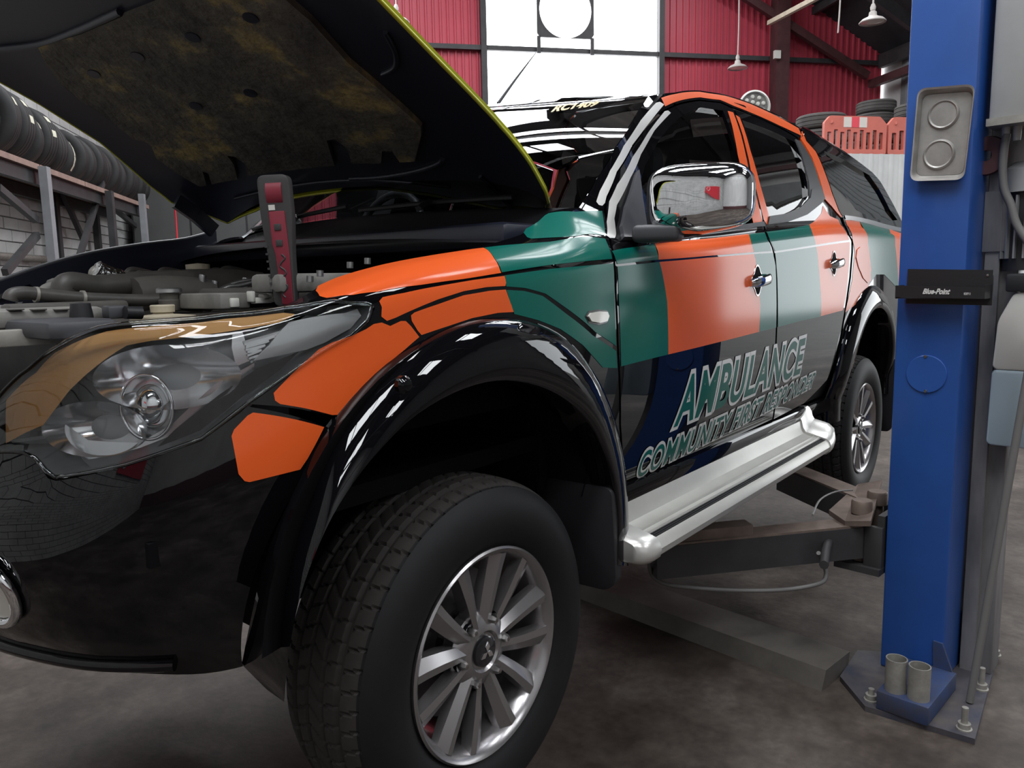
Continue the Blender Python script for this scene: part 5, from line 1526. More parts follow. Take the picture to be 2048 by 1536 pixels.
# felt liner with notches and clips
ln_px = [(845, 245), (846, 260), (832, 315), (802, 316), (795, 305), (787, 294), (767, 294), (765, 319), (705, 319), (700, 295), (687, 280), (672, 270), (656, 272), (662, 292), (672, 324), (590, 332), (497, 345), (492, 320), (472, 306), (457, 304), (470, 322), (477, 352), (425, 362), (419, 340), (407, 336), (415, 365), (400, 367), (350, 337), (315, 310), (305, 285), (290, 275), (270, 272), (225, 235), (165, 195), (125, 160), (95, 120), (80, 87), (165, 60), (300, 5), (420, -40), (540, -45), (590, 0), (625, 30), (700, 115), (770, 175), (820, 220)]
ln_uv = TH(ln_px)
liner = patch('bonnet_liner', ln_uv, 'felt_liner', bonnet, step=0.035, fn=hood, nfn=hood_down, vs=1.0, off=0.014, lip=0.014)
for px in zz(0, 0, 2.926, [(560, 405), (815, 300), (1140, 185), (1480, 70), (1155, 592), (1475, 515)]):
    (a, b), = TH([px])
    ring = [(a + 0.016 * math.cos(2 * PI * i / 14), b + 0.022 * math.sin(2 * PI * i / 14)) for i in range(14)]
    patch('liner_clip', ring, 'bonnet_black', bonnet, step=0.02, fn=hood, nfn=hood_down, vs=1.0, off=0.017, lip=0.004)
# raised frame beads of the inner panel
def bead(pxs, r, name='frame_bead'):
    P = hood(*[np.array(c) for c in zip(*TH(pxs))]) + np.array([0, 0, -0.004])
    tube(name, [tuple(p) for p in P], r, 'bonnet_black', bonnet, n=8, k=5)
bead([(700, 355), (760, 352), (830, 340), (875, 325), (885, 315)], 0.007)
bead([(960, 350), (1000, 390), (1045, 440)], 0.006)
bead([(770, 60), (790, 100), (790, 130), (765, 145)], 0.006)
bead([(0, 95), (80, 85), (150, 60), (240, 20)], 0.01)
bead([(470, 395), (540, 378), (640, 362), (760, 358), (900, 372)], 0.006)
# hinges
for s, px in ((1, [(352, 402), (392, 430), (428, 462)]),):
    pp = [at(x, y, 1, 0.70 * s) for x, y in px]
    bar('bonnet_hinge', pp[0], pp[1], 0.02, 0.05, 'bonnet_black', bonnet); bar('bonnet_hinge', pp[1], pp[2], 0.02, 0.05, 'bonnet_black', bonnet)

# cowl, firewall, far inner wing -------------------------------------------------
def slab(name, x0, x1, y0, y1, z0, z1, mat, bev=0.01, par=None):
    return box(name, ((x0 + x1) / 2, (y0 + y1) / 2, (z0 + z1) / 2), (abs(x1 - x0), abs(y1 - y0), abs(z1 - z0)), mat, par or truck, bev=bev)
slab('firewall', 0.36, 0.40, -0.72, 0.74, 0.95, 1.60, 'dark_inner')
slab('cowl_crossmember', 0.26, 0.42, -0.70, 0.72, 1.57, 1.635, 'bonnet_black', 0.02)
# cowl grille following the screen base
vv, ff = [], []
for i in range(17):
    s = -1 + i / 8
    for t, dx, dz in ((0, 0.02, 0.000), (0, -0.03, -0.050), (0, -0.10, -0.078), (0, -0.25, -0.095)):
        p = ws(np.array([s]), np.array([0.0]))[0]; vv.append((p[0] + dx, p[1], p[2] + dz))
for i in range(16):
    for j in range(3): ff.append((i * 4 + j, (i + 1) * 4 + j, (i + 1) * 4 + j + 1, i * 4 + j + 1))
mesh('cowl_panel', vv, ff, 'black_plastic', truck, smooth=True)
# wipers
def wiper(s0, s1, t1, piv):
    a = ws(np.array([s0]), np.array([0.02]))[0]; b_ = ws(np.array([s1]), np.array([t1]))[0]
    N_ = np.array([-0.6, 0, 0.8])
    m_ = (a + b_) / 2
    o = tube('wiper', [tuple(a + N_ * 0.008), tuple(m_ + N_ * 0.014), tuple(b_ + N_ * 0.010)], 0.007, 'black_plastic', truck, n=6, k=4)
    pv = ws(np.array([piv]), np.array([-0.0]))[0] + np.array([-0.07, 0, 0.0])
    tube('wiper_arm', [tuple(pv), tuple((pv + m_) / 2 + N_ * 0.012), tuple(m_ + N_ * 0.018)], 0.008, 'black_plastic', o, n=6, k=4)
wiper(0.85, 0.05, 0.06, 0.25); wiper(-0.05, -0.75, 0.05, -0.45)
# cabin: dark shell, dashboard, wheel, seats
slab('dashboard', 0.50, 0.90, -0.66, 0.66, 1.45, 1.66, 'black_plastic', 0.05)
slab('cabin_bulkhead', 2.55, 2.60, -0.62, 0.62, 1.0, 2.05, 'dark_inner', 0.01)
for y in (-0.36, 0.36):
    slab('seat_back', 1.35, 1.50, y - 0.22, y + 0.22, 1.25, 1.80, 'seat_cloth', 0.05); slab('headrest', 1.42, 1.52, y - 0.12, y + 0.12, 1.83, 1.98, 'seat_cloth', 0.04)
cw = Vector((0.86, 0.36, 1.66)); pts = [cw + Vector((0.06 * math.sin(a), 0.18 * math.cos(a), 0.17 * math.sin(a))) for a in np.linspace(0, 2 * PI, 28, endpoint=False)]
v, f = tube_geo(pts, 0.014, 8, True); mesh('steering_wheel', v, f, 'black_plastic', truck, smooth=True)
# antenna on the roof
P = at(985, 225, 1, 0.10)
lathe('antenna_base', [(0.032, 0.0), (0.030, 0.012), (0.02, 0.028), (0.012, 0.034), (0.0, 0.035)], 'black_plastic', truck, 18, 'z', (P[0] - 0.0, P[1], P[2] - 0.004), angle=50)
Pa = at(996, 207, 1, 0.10); Pb = at(1030, 160, 1, 0.10); Pc = at(1072, 105, 1, 0.10)
tube('antenna', [tuple(Pa), tuple(Pb), tuple(Pc)], [0.007, 0.005, 0.0015], 'black_plastic', truck, n=8, k=1)

# =================================================================== TWO-POST LIFT
LO = np.array([1.800, -1.236, 0.0]); LEY = np.array([0.108, 0.994, 0.0]); LEX = np.array([0.994, -0.108, 0.0])
def Lf(p, q, z): return LO + LEX * p - LEY * q + EZ * z          # p away from the viewer, q to the right
def on_face(px, py, p=0.0):
    P = at_plane(px, py, LO + LEX * p, LEX) - LO
    return float(-(P @ LEY)), float(P[2])
def lbox(name, p0, p1, q0, q1, z0, z1, mat, parent, bev=0.0):
    bm = bmesh.new()
    R3 = Matrix(((LEX[0], -LEY[0], 0), (LEX[1], -LEY[1], 0), (0, 0, 1)))
    add_box(bm, (0, 0, 0), (abs(p1 - p0), abs(q1 - q0), abs(z1 - z0)), R3, bev)
    bmesh.ops.translate(bm, vec=tuple(Lf((p0 + p1) / 2, (q0 + q1) / 2, (z0 + z1) / 2)), verts=bm.verts)
    return bm_obj(name, bm, mat, parent, 40 if bev else None)
def lprism(name, poly, p0, p1, mat, parent, bev=0.0): return prism(name, poly, p0, p1, lambda q, z, p: tuple(Lf(p, q, z)), mat, parent, bev)
def lcyl(name, q, z, p, prof, mat, parent, n=28):
    """lathe whose axis is the face normal; prof (r, out)"""
    v, f = [], []
    for i in range(n):
        a = 2 * PI * i / n
        for r, o in prof: v.append(Lf(p - o, q + r * math.cos(a), z + r * math.sin(a)))
    K = len(prof); f = [(i * K + j, ((i + 1) % n) * K + j, ((i + 1) % n) * K + j + 1, i * K + j + 1) for i in range(n) for j in range(K - 1)]
    bm = bmesh.new(); vs = [bm.verts.new(tuple(map(float, p_))) for p_ in v]
    for q_ in f: bm.faces.new([vs[i] for i in q_])
    bmesh.ops.remove_doubles(bm, verts=bm.verts, dist=1e-6)
    return bm_obj(name, bm, mat, parent, 35)
lift = empty('two_post_lift', tuple(Lf(0.12, 0.1, 0)), 0)
tag(lift, 'blue steel lift post with black swing arms reaching under the pickup', 'vehicle lift')
WQ = 0.213
# column: folded channel, front skin and return flanges
lbox('column', 0.0, 0.24, 0.0, WQ, 0.02, 3.6, 'lift_blue', lift, 0.010)
# unpainted steel guide at the outer side
lbox('guide_rail', 0.20, 0.30, WQ + 0.002, WQ + 0.108, 0.02, 3.5, 'lift_track', lift, 0.004)
lbox('guide_rail_lip', 0.18, 0.20, WQ + 0.01, WQ + 0.055, 0.02, 3.5, 'lift_track', lift)
# round inspection cover with two screws
qc, zc = on_face(1853, 748); qr = on_face(1895, 748)[0]
cover = lcyl('inspection_cover', qc, zc, 0.0, [(0.0, 0.006), (abs(qr - qc) - 0.002, 0.006), (abs(qr - qc), 0.004), (abs(qr - qc), 0.0)], 'lift_blue', lift, 48)
for py in (713, 782):
    q_, z_ = on_face(1852, py); lcyl('cover_screw', q_, z_, -0.006, [(0.0, 0.004), (0.005, 0.003), (0.006, 0.0)], 'steel_bolt', cover, 10)
# base plate, gussets, bolts
bp_px = [(1680, 1352), (1715, 1300), (1990, 1318), (1988, 1335), (1950, 1478), (1730, 1412)]
bpw = [at(x, y, 2, 0.02) for x, y in bp_px]
prism('base_plate', [(p_[0], p_[1]) for p_ in bpw], 0.0, 0.02, lambda a, b_, h: (a, b_, h), 'base_dirty', lift)
def gusset(px, p, mat): 
    poly = [on_face(x, y, p) for x, y in px]; lprism('gusset', poly, p, p + 0.012, mat, lift)
gusset([(1866, 1282), (1884, 1288), (1904, 1345), (1912, 1415), (1866, 1398)], -0.01, 'lift_blue_dirty')
gusset([(1916, 1218), (1928, 1226), (1960, 1300), (1972, 1335), (1916, 1345)], 0.22, 'lift_blue_dirty')
for x, y, hh in ((1742, 1400, 0.012), (1928, 1458, 0.045), (1962, 1378, 0.05), (1988, 1310, 0.05)):
    P = at(x, y, 2, 0.02)
    bl = lathe('anchor_bolt', [(0.0, hh + 0.03), (0.010, hh + 0.03), (0.010, 0.022), (0.019, 0.022), (0.019, 0.006), (0.024, 0.005), (0.024, 0.0)], 'galvanised', lift, 12, 'z', tuple(P))
# adapter holder with two short pipes
for x, y in ((1791, 1372), (1837, 1388)):
    P = at(x, y, 2, 0.10)
    lathe('adapter_pipe', [(0.034, 0.11), (0.030, 0.11), (0.029, 0.0), (0.0, 0.0), (0.034, -0.005), (0.034, 0.11)][:3] + [(0.029, -0.02), (0.034, -0.02), (0.034, 0.11)], 'galvanised', lift, 24, 'z', (P[0], P[1], 0.09))
_pq = [((at(x, y, 2, 0.10) - LO) @ LEX, -((at(x, y, 2, 0.10) - LO) @ LEY)) for x, y in ((1791, 1372), (1837, 1388))]
lbox('adapter_bracket', min(p_ for p_, q_ in _pq) - 0.045, -0.002, min(q_ for p_, q_ in _pq) - 0.045, max(q_ for p_, q_ in _pq) + 0.045, 0.021, 0.086, 'lift_blue_dirty', lift, 0.004)
# floor cover beam between the posts
b0_, b1_ = at(1700, 1303, 2, 0.07), at(1215, 1140, 2, 0.07)
dirb = (b1_ - b0_); dirb /= np.linalg.norm(dirb); perp = np.array([dirb[1], -dirb[0], 0])
if perp[0] > 0: perp = -perp
vv = []
for P in (b0_ + dirb * 0.0, b0_ + dirb * 2.4):
    for w_, h_ in ((0.02, 0.0), (0.0, 0.07), (0.20, 0.07), (0.23, 0.0)): vv.append((P[0] + perp[0] * w_, P[1] + perp[1] * w_, h_))
bm = bmesh.new(); vs = [bm.verts.new(p_) for p_ in vv]
for q_ in ((0, 1, 5, 4), (1, 2, 6, 5), (2, 3, 7, 6), (0, 3, 2, 1), (4, 5, 6, 7)): bm.faces.new([vs[i] for i in q_])
bm_obj('floor_channel_cover', bm, 'beam_cover', lift)
# carriage
CZ = 0.44
lbox('carriage_plate', -0.02, 0.00, -0.07, -0.005, CZ - 0.06, CZ + 0.12, 'lift_arm', lift, 0.004)
lbox('carriage_plate', 0.24, 0.26, -0.16, -0.005, CZ - 0.06, CZ + 0.12, 'lift_arm', lift, 0.004)
lbox('carriage_back', 0.0, 0.24, -0.03, -0.005, CZ - 0.06, CZ + 0.16, 'lift_arm', lift)
_cp = [(1658, 1020, 0.02), (1716, 968, 0.34), (1764, 960, 0.36), (1742, 1042, -0.06), (1690, 1042, -0.06)]
_ct = [Lf(p_, min(on_face(x, y, p_)[0], -0.004), on_face(x, y, p_)[1]) for x, y, p_ in _cp]
bm = bmesh.new(); vt = [bm.verts.new(tuple(p_)) for p_ in _ct]; vb_ = [bm.verts.new(tuple(p_ - EZ * 0.02)) for p_ in _ct]
bm.faces.new(vt); bm.faces.new(vb_[::-1])
for i in range(5): bm.faces.new([vt[i], vt[(i + 1) % 5], vb_[(i + 1) % 5], vb_[i]])
bm_obj('carriage_top', bm, 'rusty_plate', lift)
lprism('carriage_bottom', [(-0.17, CZ - 0.06), (-0.004, CZ - 0.06), (-0.004, CZ - 0.035), (-0.17, CZ - 0.035)], -0.04, 0.26, 'lift_arm', lift)
for p_ in (0.03, 0.19):
    P = Lf(p_, -0.10, 0)
    lathe('pivot_pin', [(0.0, CZ + 0.20), (0.034, CZ + 0.20), (0.038, CZ + 0.193), (0.038, CZ + 0.15), (0.024, CZ + 0.15), (0.024, CZ - 0.05), (0.0, CZ - 0.05)], 'rusty_plate', lift, 20, 'z', (P[0], P[1], 0))
# swing arms
def arm(p0, p1, w, h, name='swing_arm'):
    d = Vector(p1) - Vector(p0)
    o = bar(name, p0, p1, w, h, 'lift_arm', lift)
    a = Vector(p0) + d * 0.03; b_ = Vector(p0) + d * 0.95
    o2 = bar('arm_top_plate', a + Vector((0, 0, h / 2 + 0.004)), b_ + Vector((0, 0, h / 2 + 0.004)), w * 0.92, 0.008, 'rusty_plate', o)
    return o
q0 = Lf(0.03, -0.10, CZ + 0.05)
e0 = at(1305, 1118, 2, CZ + 0.03)
a1 = arm(tuple(q0), tuple(np.array([e0[0], e0[1], CZ + 0.03])), 0.10, 0.12)
dirv = (np.array([e0[0], e0[1], CZ + 0.03]) - q0)
a2 = bar('arm_extension', q0 + dirv * 0.55 + EZ * 0.08, q0 + dirv * 1.25 + EZ * 0.08, 0.07, 0.05, 'rusty_plate', lift)
q1_ = Lf(0.19, -0.10, CZ + 0.10); e1p = at(1575, 930, 2, CZ + 0.16)
arm(tuple(q1_), (e1p[0], e1p[1], CZ + 0.10), 0.11, 0.11)
padP = q0 + dirv * 1.2
lathe('lift_pad', [(0.0, 0.10), (0.055, 0.10), (0.06, 0.09), (0.06, 0.075), (0.03, 0.07), (0.03, 0.0), (0.0, 0.0)], 'lift_arm', lift, 20, 'z', (padP[0], padP[1], CZ + 0.14))
# arm restraint bar and hose
P_ = [at(x, y, 2, 0.50) for x, y in ((1648, 1130), (1655, 1090), (1675, 1062), (1720, 1050))]
tube('restraint_bar', [tuple(p_) for p_ in P_], 0.016, 'lift_arm', lift, n=8)
P_ = [at(x, y, 2, z_) for x, y, z_ in ((1298, 1118, 0.48), (1304, 1150, 0.40), (1340, 1170, 0.37), (1450, 1180, 0.36), (1560, 1180, 0.36), (1636, 1168, 0.38), (1652, 1150, 0.40), (1646, 1124, 0.45), (1637, 1106, 0.50))]
tube('hydraulic_hose', [tuple(p_) for p_ in P_], 0.008, 'cable_grey', lift, n=8, k=6)
P_ = [at(x, y, 2, 0.62) for x, y in ((1625, 1030), (1640, 1000), (1670, 984), (1705, 980))]
tube('release_cable', [tuple(p_) for p_ in P_], 0.004, 'cable_grey', lift, n=6)
# rear arm pad post seen behind the rear wheel
P = at(1775, 720, 0, 3.35)
# power unit: control box, motor, pump, oil tank
lift_unit = lbox('control_box', 0.06, 0.24, on_face(1984, 120, 0.06)[0], 0.62, on_face(2000, 243, 0.06)[1], 2.7, 'box_grey', lift, 0.008)
zb_ = on_face(2000, 243, 0.06)[1]; qb_ = on_face(1984, 120, 0.06)[0]
lbox('box_lip', 0.05, 0.25, qb_ - 0.004, 0.63, zb_ - 0.012, zb_ + 0.012, 'galvanised', lift_unit)
for x in (2012, 2035):
    q_, z_ = on_face(x, 262, 0.12); P = Lf(0.12, q_, z_)
    lathe('cable_gland', [(0.0, 0.05), (0.018, 0.05), (0.018, 0.02), (0.013, 0.015), (0.011, -0.03), (0.0, -0.03)], 'box_grey', lift_unit, 14, 'z', tuple(P))
path = [Lf(0.12, *on_face(x, y, 0.12)) for x, y in ((2013, 268), (2006, 320), (2008, 375), (2022, 410), (2034, 450), (2060, 490))]
tube('motor_cable', [tuple(p_) for p_ in path], 0.013, 'cable_grey', lift_unit, n=10)
qm, zm = on_face(2062, 350, 0.22); P = Lf(0.22, qm, 0)
z1_, z2_, z3_ = on_face(2062, 320, 0.22)[1], on_face(2062, 385, 0.22)[1], on_face(2062, 540, 0.22)[1]
motor = lathe('motor', [(0.0, z1_), (0.05, z1_ - 0.005), (0.085, z1_ - 0.03), (0.09, z2_), (0.09, z2_), (0.0, z2_)], 'motor_grey', lift, 32, 'z', (P[0], P[1], 0))
lathe('motor_body', [(0.0, z2_), (0.070, z2_), (0.070, z3_), (0.0, z3_)], 'pump_black', motor, 32, 'z', (P[0], P[1], 0))
for k_ in range(18):
    a = 2 * PI * k_ / 18
    c_ = Vector((P[0] + 0.074 * math.cos(a), P[1] + 0.074 * math.sin(a), 0))
    bar('cooling_fin', c_ + Vector((0, 0, z2_ - 0.01)), c_ + Vector((0, 0, z3_ + 0.04)), 0.006, 0.016, 'motor_grey', motor, up=(math.cos(a), math.sin(a), 0))
for x, y in ((2005, 440),):
    q_, z_ = on_face(x, y, 0.2); lbox('capacitor_box', 0.18, 0.26, q_ - 0.02, q_ + 0.03, z_ - 0.10, z_ + 0.12, 'motor_grey', motor, 0.006)
qt0, qt1 = on_face(1988, 760, 0.16)[0], on_face(1988, 760, 0.16)[0] + 0.22
zt0, zt1, zt2, zt3 = (on_face(1988, y, 0.16)[1] for y in (884, 735, 640, 583))
lprism('oil_tank_fluid', round_poly([(qt0, zt0), (qt1, zt0), (qt1, zt1), (qt0 + 0.004, zt1)], 0.018), 0.10, 0.26, 'tank_fluid', lift, 0.006)
tank = lprism('oil_tank', round_poly([(qt0 + 0.004, zt1), (qt1, zt1), (qt1, zt2), (qt1 - 0.05, zt3), (qt0 + 0.055, zt3), (qt0 + 0.012, zt2)], 0.02), 0.10, 0.26, 'tank_plastic', lift, 0.006)
lbox('tank_cap', 0.09, 0.27, qt0 + 0.03, qt1, zt3, zt3 + 0.06, 'pump_black', tank, 0.008)
pv = [Lf(0.15, *on_face(x, y, 0.15)) for x, y in ((1996, 620), (1990, 640), (1990, 665), (1998, 690))]
# pulley bracket on the side
lcyl('pulley_flange', on_face(1974, 312, 0.14)[0], on_face(1974, 312, 0.14)[1], 0.14, [(0.018, 0.012), (0.062, 0.012), (0.066, 0.0), (0.062, -0.012), (0.018, -0.012)], 'red_brown_steel', lift, 28)
lbox('guide_block', 0.17, 0.205, WQ + 0.0, WQ + 0.10, on_face(1960, 505, 0.18)[1], on_face(1960, 385, 0.18)[1], 'lift_track', lift, 0.004)

# leaning steel rod
P0_ = Lf(-0.06, *on_face(1944, 1335, -0.06)); P0_[2] = 0.025; P1_ = Lf(0.02, *on_face(2075, 640, 0.02))
o = tube('steel_rod', [tuple(P0_), tuple(P1_)], 0.0125, 'cable_grey', None, n=12, k=1)
tag(o, 'thin grey steel rod leaning upright at the right of the blue post base', 'rod')

# magnetic parts tray ---------------------------------------------------------
tr_px = [(1838, 180), (1950, 171), (1928, 357), (1822, 360)]
trq = [on_face(x, y, -0.03) for x, y in tr_px]
TC = (np.mean([a for a, b_ in trq]), np.mean([b_ for a, b_ in trq]))
tray = empty('magnetic_parts_tray', tuple(Lf(0, TC[0], TC[1] - 0.15))); tag(tray, 'grey steel parts tray with two round magnets stuck on the blue post', 'tray')
ro = round_poly(trq, 0.028, 6)
def sc(poly, k_): return [(TC[0] + (a - TC[0]) * k_, TC[1] + (b_ - TC[1]) * k_) for a, b_ in poly]
rings = [(sc(ro, 0.90), -0.012), (sc(ro, 0.90), -0.010), (sc(ro, 0.985), -0.034), (sc(ro, 1.03), -0.036), (sc(ro, 1.03), -0.033), (sc(ro, 0.995), -0.030), (sc(ro, 0.92), -0.004)]
v = [Lf(p_, a, b_) for poly, p_ in rings for a, b_ in poly]; n = len(ro)
f = [(i * n + j, i * n + (j + 1) % n, (i + 1) * n + (j + 1) % n, (i + 1) * n + j) for i in range(len(rings) - 1) for j in range(n)]
f += [tuple(range(n)), tuple((len(rings) - 1) * n + j for j in range(n))]
bm = bmesh.new(); vs = [bm.verts.new(tuple(map(float, p_))) for p_ in v]
for q_ in f: bm.faces.new([vs[i] for i in q_])
bm_obj('tray_dish', bm, 'tray_steel', tray, 35)
for x, y in ((1887, 229), (1878, 309)):
    q_, z_ = on_face(x, y, -0.012); R_ = abs(on_face(x + 32, y, -0.012)[0] - q_)
    lcyl('magnet_cover', q_, z_, -0.010, [(0.0, 0.007), (R_ * 0.8, 0.006), (R_ * 0.9, 0.010), (R_, 0.006), (R_ + 0.002, 0.0)], 'tray_steel', tray, 40)
for q_, z_ in sc(trq, 0.6): lcyl('magnet_foot', q_, z_, 0.0, [(0.0, 0.006), (0.012, 0.006), (0.012, 0.0)], 'tray_black', tray, 12)

# black magnetic shelf ----------------------------------------------------------
shelf = empty('magnetic_shelf', tuple(Lf(0, 0.1, on_face(1880, 600)[1]))); tag(shelf, 'small black magnetic tool shelf with white lettering on the blue post', 'shelf')
bpq = [on_face(x, y, -0.006) for x, y in ((1816, 538), (1987, 540), (1984, 611), (1812, 607))]
lprism('back_plate', bpq, -0.008, -0.001, 'tray_black', shelf)
fq = [on_face(x, y, -0.085) for x, y in ((1791, 571), (1970, 576), (1968, 598), (1790, 594))]
front = lprism('shelf_front', fq, -0.085, -0.080, 'tray_black', shelf)
zlo = min(fq[2][1], fq[3][1])
lprism('shelf_floor', [(fq[3][0], zlo), (fq[2][0], zlo), (fq[2][0], zlo + 0.003), (fq[3][0], zlo + 0.003)], -0.083, -0.006, 'tray_black', shelf)
for qx in (fq[0][0], fq[1][0] - 0.003): lprism('shelf_side', [(qx, zlo), (qx + 0.003, zlo), (qx + 0.003, fq[0][1]), (qx, fq[0][1])], -0.083, -0.006, 'tray_black', shelf)
q_, z_ = on_face(1975, 551, -0.008); lcyl('rivet', q_, z_, -0.008, [(0.0, 0.003), (0.004, 0.002), (0.005, 0.0)], 'steel_bolt', shelf, 10)

# =================================================================== LETTERING
def text_geo(s, bold=0.0, spacing=1.0, shear=0.0):
    cu = bpy.data.curves.new('lettering', 'FONT'); cu.body = s; cu.size = 1.0; cu.offset = bold; cu.space_character = spacing; cu.shear = shear
    cu.resolution_u = 6
    ob = bpy.data.objects.new('lettering', cu); COL.objects.link(ob)
    dg = bpy.context.evaluated_depsgraph_get(); dg.update()
    me = bpy.data.meshes.new_from_object(ob.evaluated_get(dg))
    bpy.data.objects.remove(ob); bpy.data.curves.remove(cu)
    return me
def text_on(name, s, corners, fn, nfn, mat, off, parent, bold=0.0, spacing=1.0, box_=None, cut=14):
    """lettering laid on a surface: corners are the (u, v) of bottom-left, bottom-right, top-right, top-left"""
    me = text_geo(s, bold, spacing)
    co = np.array([v_.co[:2] for v_ in me.vertices])
    lo, hi = (co.min(0), co.max(0)) if box_ is None else box_
    bm = bmesh.new(); bm.from_mesh(me); bpy.data.meshes.remove(me)
    for k_ in range(1, cut):
        h = lo[1] + (hi[1] - lo[1]) * k_ / cut
        bmesh.ops.bisect_plane(bm, geom=list(bm.verts) + list(bm.edges) + list(bm.faces), plane_co=(0, h, 0), plane_no=(0, 1, 0))
    bm.verts.ensure_lookup_table()
    C_ = np.array(corners)
    P2 = np.array([v_.co[:2] for v_ in bm.verts]); t = (P2 - lo) / (hi - lo)
    s_, r_ = t[:, :1], t[:, 1:]
    uv = C_[0] * (1 - s_) * (1 - r_) + C_[1] * s_ * (1 - r_) + C_[2] * s_ * r_ + C_[3] * (1 - s_) * r_
    N = nfn(uv[:, 0], uv[:, 1]); P = fn(uv[:, 0], uv[:, 1]) + N * off
    for v_, p_ in zip(bm.verts, P): v_.co = tuple(map(float, p_))
    me = bpy.data.meshes.new(name); bm.to_mesh(me); bm.free()
    return place(name, me, mat, parent), (lo, hi)
amb = T([(1345, 856), (1598, 748), (1611, 674), (1366, 752)])
_, bx = text_on('lettering_face', 'AMBULANCE', amb, skin, skin_n, 'green_vinyl', 0.0026, front_door, 0.022, 1.09)
text_on('lettering_outline', 'AMBULANCE', amb, skin, skin_n, 'white_vinyl', 0.0018, front_door, 0.085, 1.09, bx)
com = T([(1270, 957), (1620, 776), (1634, 742), (1283, 905)])
_, bx = text_on('lettering_face', 'COMMUNITY FIRST RESPONDER', com, skin, skin_n, 'green_vinyl', 0.0026, front_door, 0.012, 1.12)
text_on('lettering_outline', 'COMMUNITY FIRST RESPONDER', com, skin, skin_n, 'white_vinyl', 0.0018, front_door, 0.085, 1.12, bx)
TW = make_tracer(ws, (-1, 1), (0, 1))
ws_n0 = num_normal(ws)
_k = 1.0 if ws_n0(np.array([-0.3]), np.array([0.6]))[0][2] > 0 else -1.0
ws_n = lambda a, b_: ws_n0(a, b_) * _k
text_on('call_sign', 'RC1409', TW([(1101, 226), (1190, 214), (1201, 203), (1114, 212)]), ws, ws_n, 'gold_vinyl', 0.002, windscreen, 0.04)
lface = lambda a, b_: np.stack([Lf(-0.0855, x, y) for x, y in zip(a, b_)])
lnorm = lambda a, b_: np.tile(-LEX, (len(a), 1))
text_on('lettering', 'Blue-Point', [on_face(x, y, -0.0855) for x, y in ((1845, 588), (1898, 589), (1903, 577), (1849, 577))], lface, lnorm, 'white_vinyl', 0.0004, front, 0.04, cut=2)
text_on('lettering', 'KRP11', [on_face(x, y, -0.0855) for x, y in ((1928, 590), (1941, 590), (1941, 585), (1928, 585))], lface, lnorm, 'white_vinyl', 0.0004, front, 0.02, cut=2)

# =================================================================== ROOF LAMP
Pr = at(1508, 214, 1, -0.05)
dvec = (CAM - Pr); dvec[2] *= 0.2; dvec /= np.linalg.norm(dvec); dvec = dvec * 0.9 + np.array([-0.1, -0.4, 0]); dvec /= np.linalg.norm(dvec)
sv = np.cross(dvec, EZ); sv /= np.linalg.norm(sv); uv_ = np.cross(sv, dvec)
RL = 0.092
def rl(name, prof, mat, parent, n=40, c=(0, 0)):
    v, f = [], []
    for i in range(n):
        a = 2 * PI * i / n
        for r, o in prof: v.append(Pr + sv * (c[0] + r * math.cos(a)) + uv_ * (c[1] + r * math.sin(a)) + dvec * o)
    K = len(prof)
    f = [(i * K + j, ((i + 1) % n) * K + j, ((i + 1) % n) * K + j + 1, i * K + j + 1) for i in range(n) for j in range(K - 1)]
    bm = bmesh.new(); vs = [bm.verts.new(tuple(map(float, p_))) for p_ in v]
    for q_ in f: bm.faces.new([vs[i] for i in q_])
    bmesh.ops.remove_doubles(bm, verts=bm.verts, dist=1e-6)
    return bm_obj(name, bm, mat, parent, 40)
rlamp = rl('roof_spot_lamp', [(0.0, -0.06), (0.06, -0.055), (RL, -0.02), (RL + 0.004, 0.008), (RL - 0.006, 0.014), (RL - 0.012, 0.004)], 'white_plastic', truck)
rlamp['label'] = 'round lamp with white rim on the roof'
rl('lamp_face', [(0.0, 0.002), (RL - 0.010, 0.002)], 'engine_dusty', rlamp)
for i in range(14):
    r, a = (0.058, 2 * PI * i / 9) if i < 9 else (0.028, 2 * PI * (i - 9) / 5)
    rl('led_lens', [(0.0, 0.010), (0.009, 0.008), (0.013, 0.002)], 'lamp_lens_white', rlamp, 12, (r * math.cos(a), r * math.sin(a)))
bar('lamp_bracket', Pr - uv_ * (RL - 0.005) - dvec * 0.02, Pr - uv_ * (RL + 0.16) - dvec * 0.02, 0.03, 0.012, 'black_plastic', rlamp, up=tuple(dvec))

# =================================================================== HAND LAMP
t0_ = at(574, 612, 1, -0.585); t1_ = at(547, 350, 1, -0.585)
ax = t1_ - t0_; HL = np.linalg.norm(ax); ax /= HL
wv = RIGHT - ax * (RIGHT @ ax); wv /= np.linalg.norm(wv); fv = np.cross(wv, ax)
if fv @ (CAM - t0_) < 0: fv = -fv
def tf_(a, b_, h): return tuple(t0_ + wv * a + ax * b_ + fv * h)
torch = empty('inspection_lamp', tuple(t0_)); tag(torch, 'red and dark grey inspection lamp standing upright in the open engine bay', 'lamp')
Wt = 0.030
body = round_poly([(-0.021, 0), (0.021, 0), (0.024, 0.10), (Wt, 0.17), (Wt, HL), (-Wt, HL), (-Wt, 0.17), (-0.024, 0.10)], 0.014, 5)
prism('lamp_body', body, -0.018, 0.012, tf_, 'torch_grey', torch, 0.003)
prism('red_panel', round_poly([(-0.004, 0.004), (0.017, 0.004), (0.019, 0.10), (0.018, HL - 0.068), (-0.013, HL - 0.068), (-0.012, 0.12), (-0.008, 0.10)], 0.003), 0.010, 0.0145, tf_, 'torch_red', torch, 0.001)
v, f = [], []
for i in range(24):
    a = 2 * PI * i / 24
    for s_ in (-0.014, 0.016): v.append(tf_(s_, HL - 0.034 + 0.026 * math.cos(a), -0.002 + 0.020 * math.sin(a)))
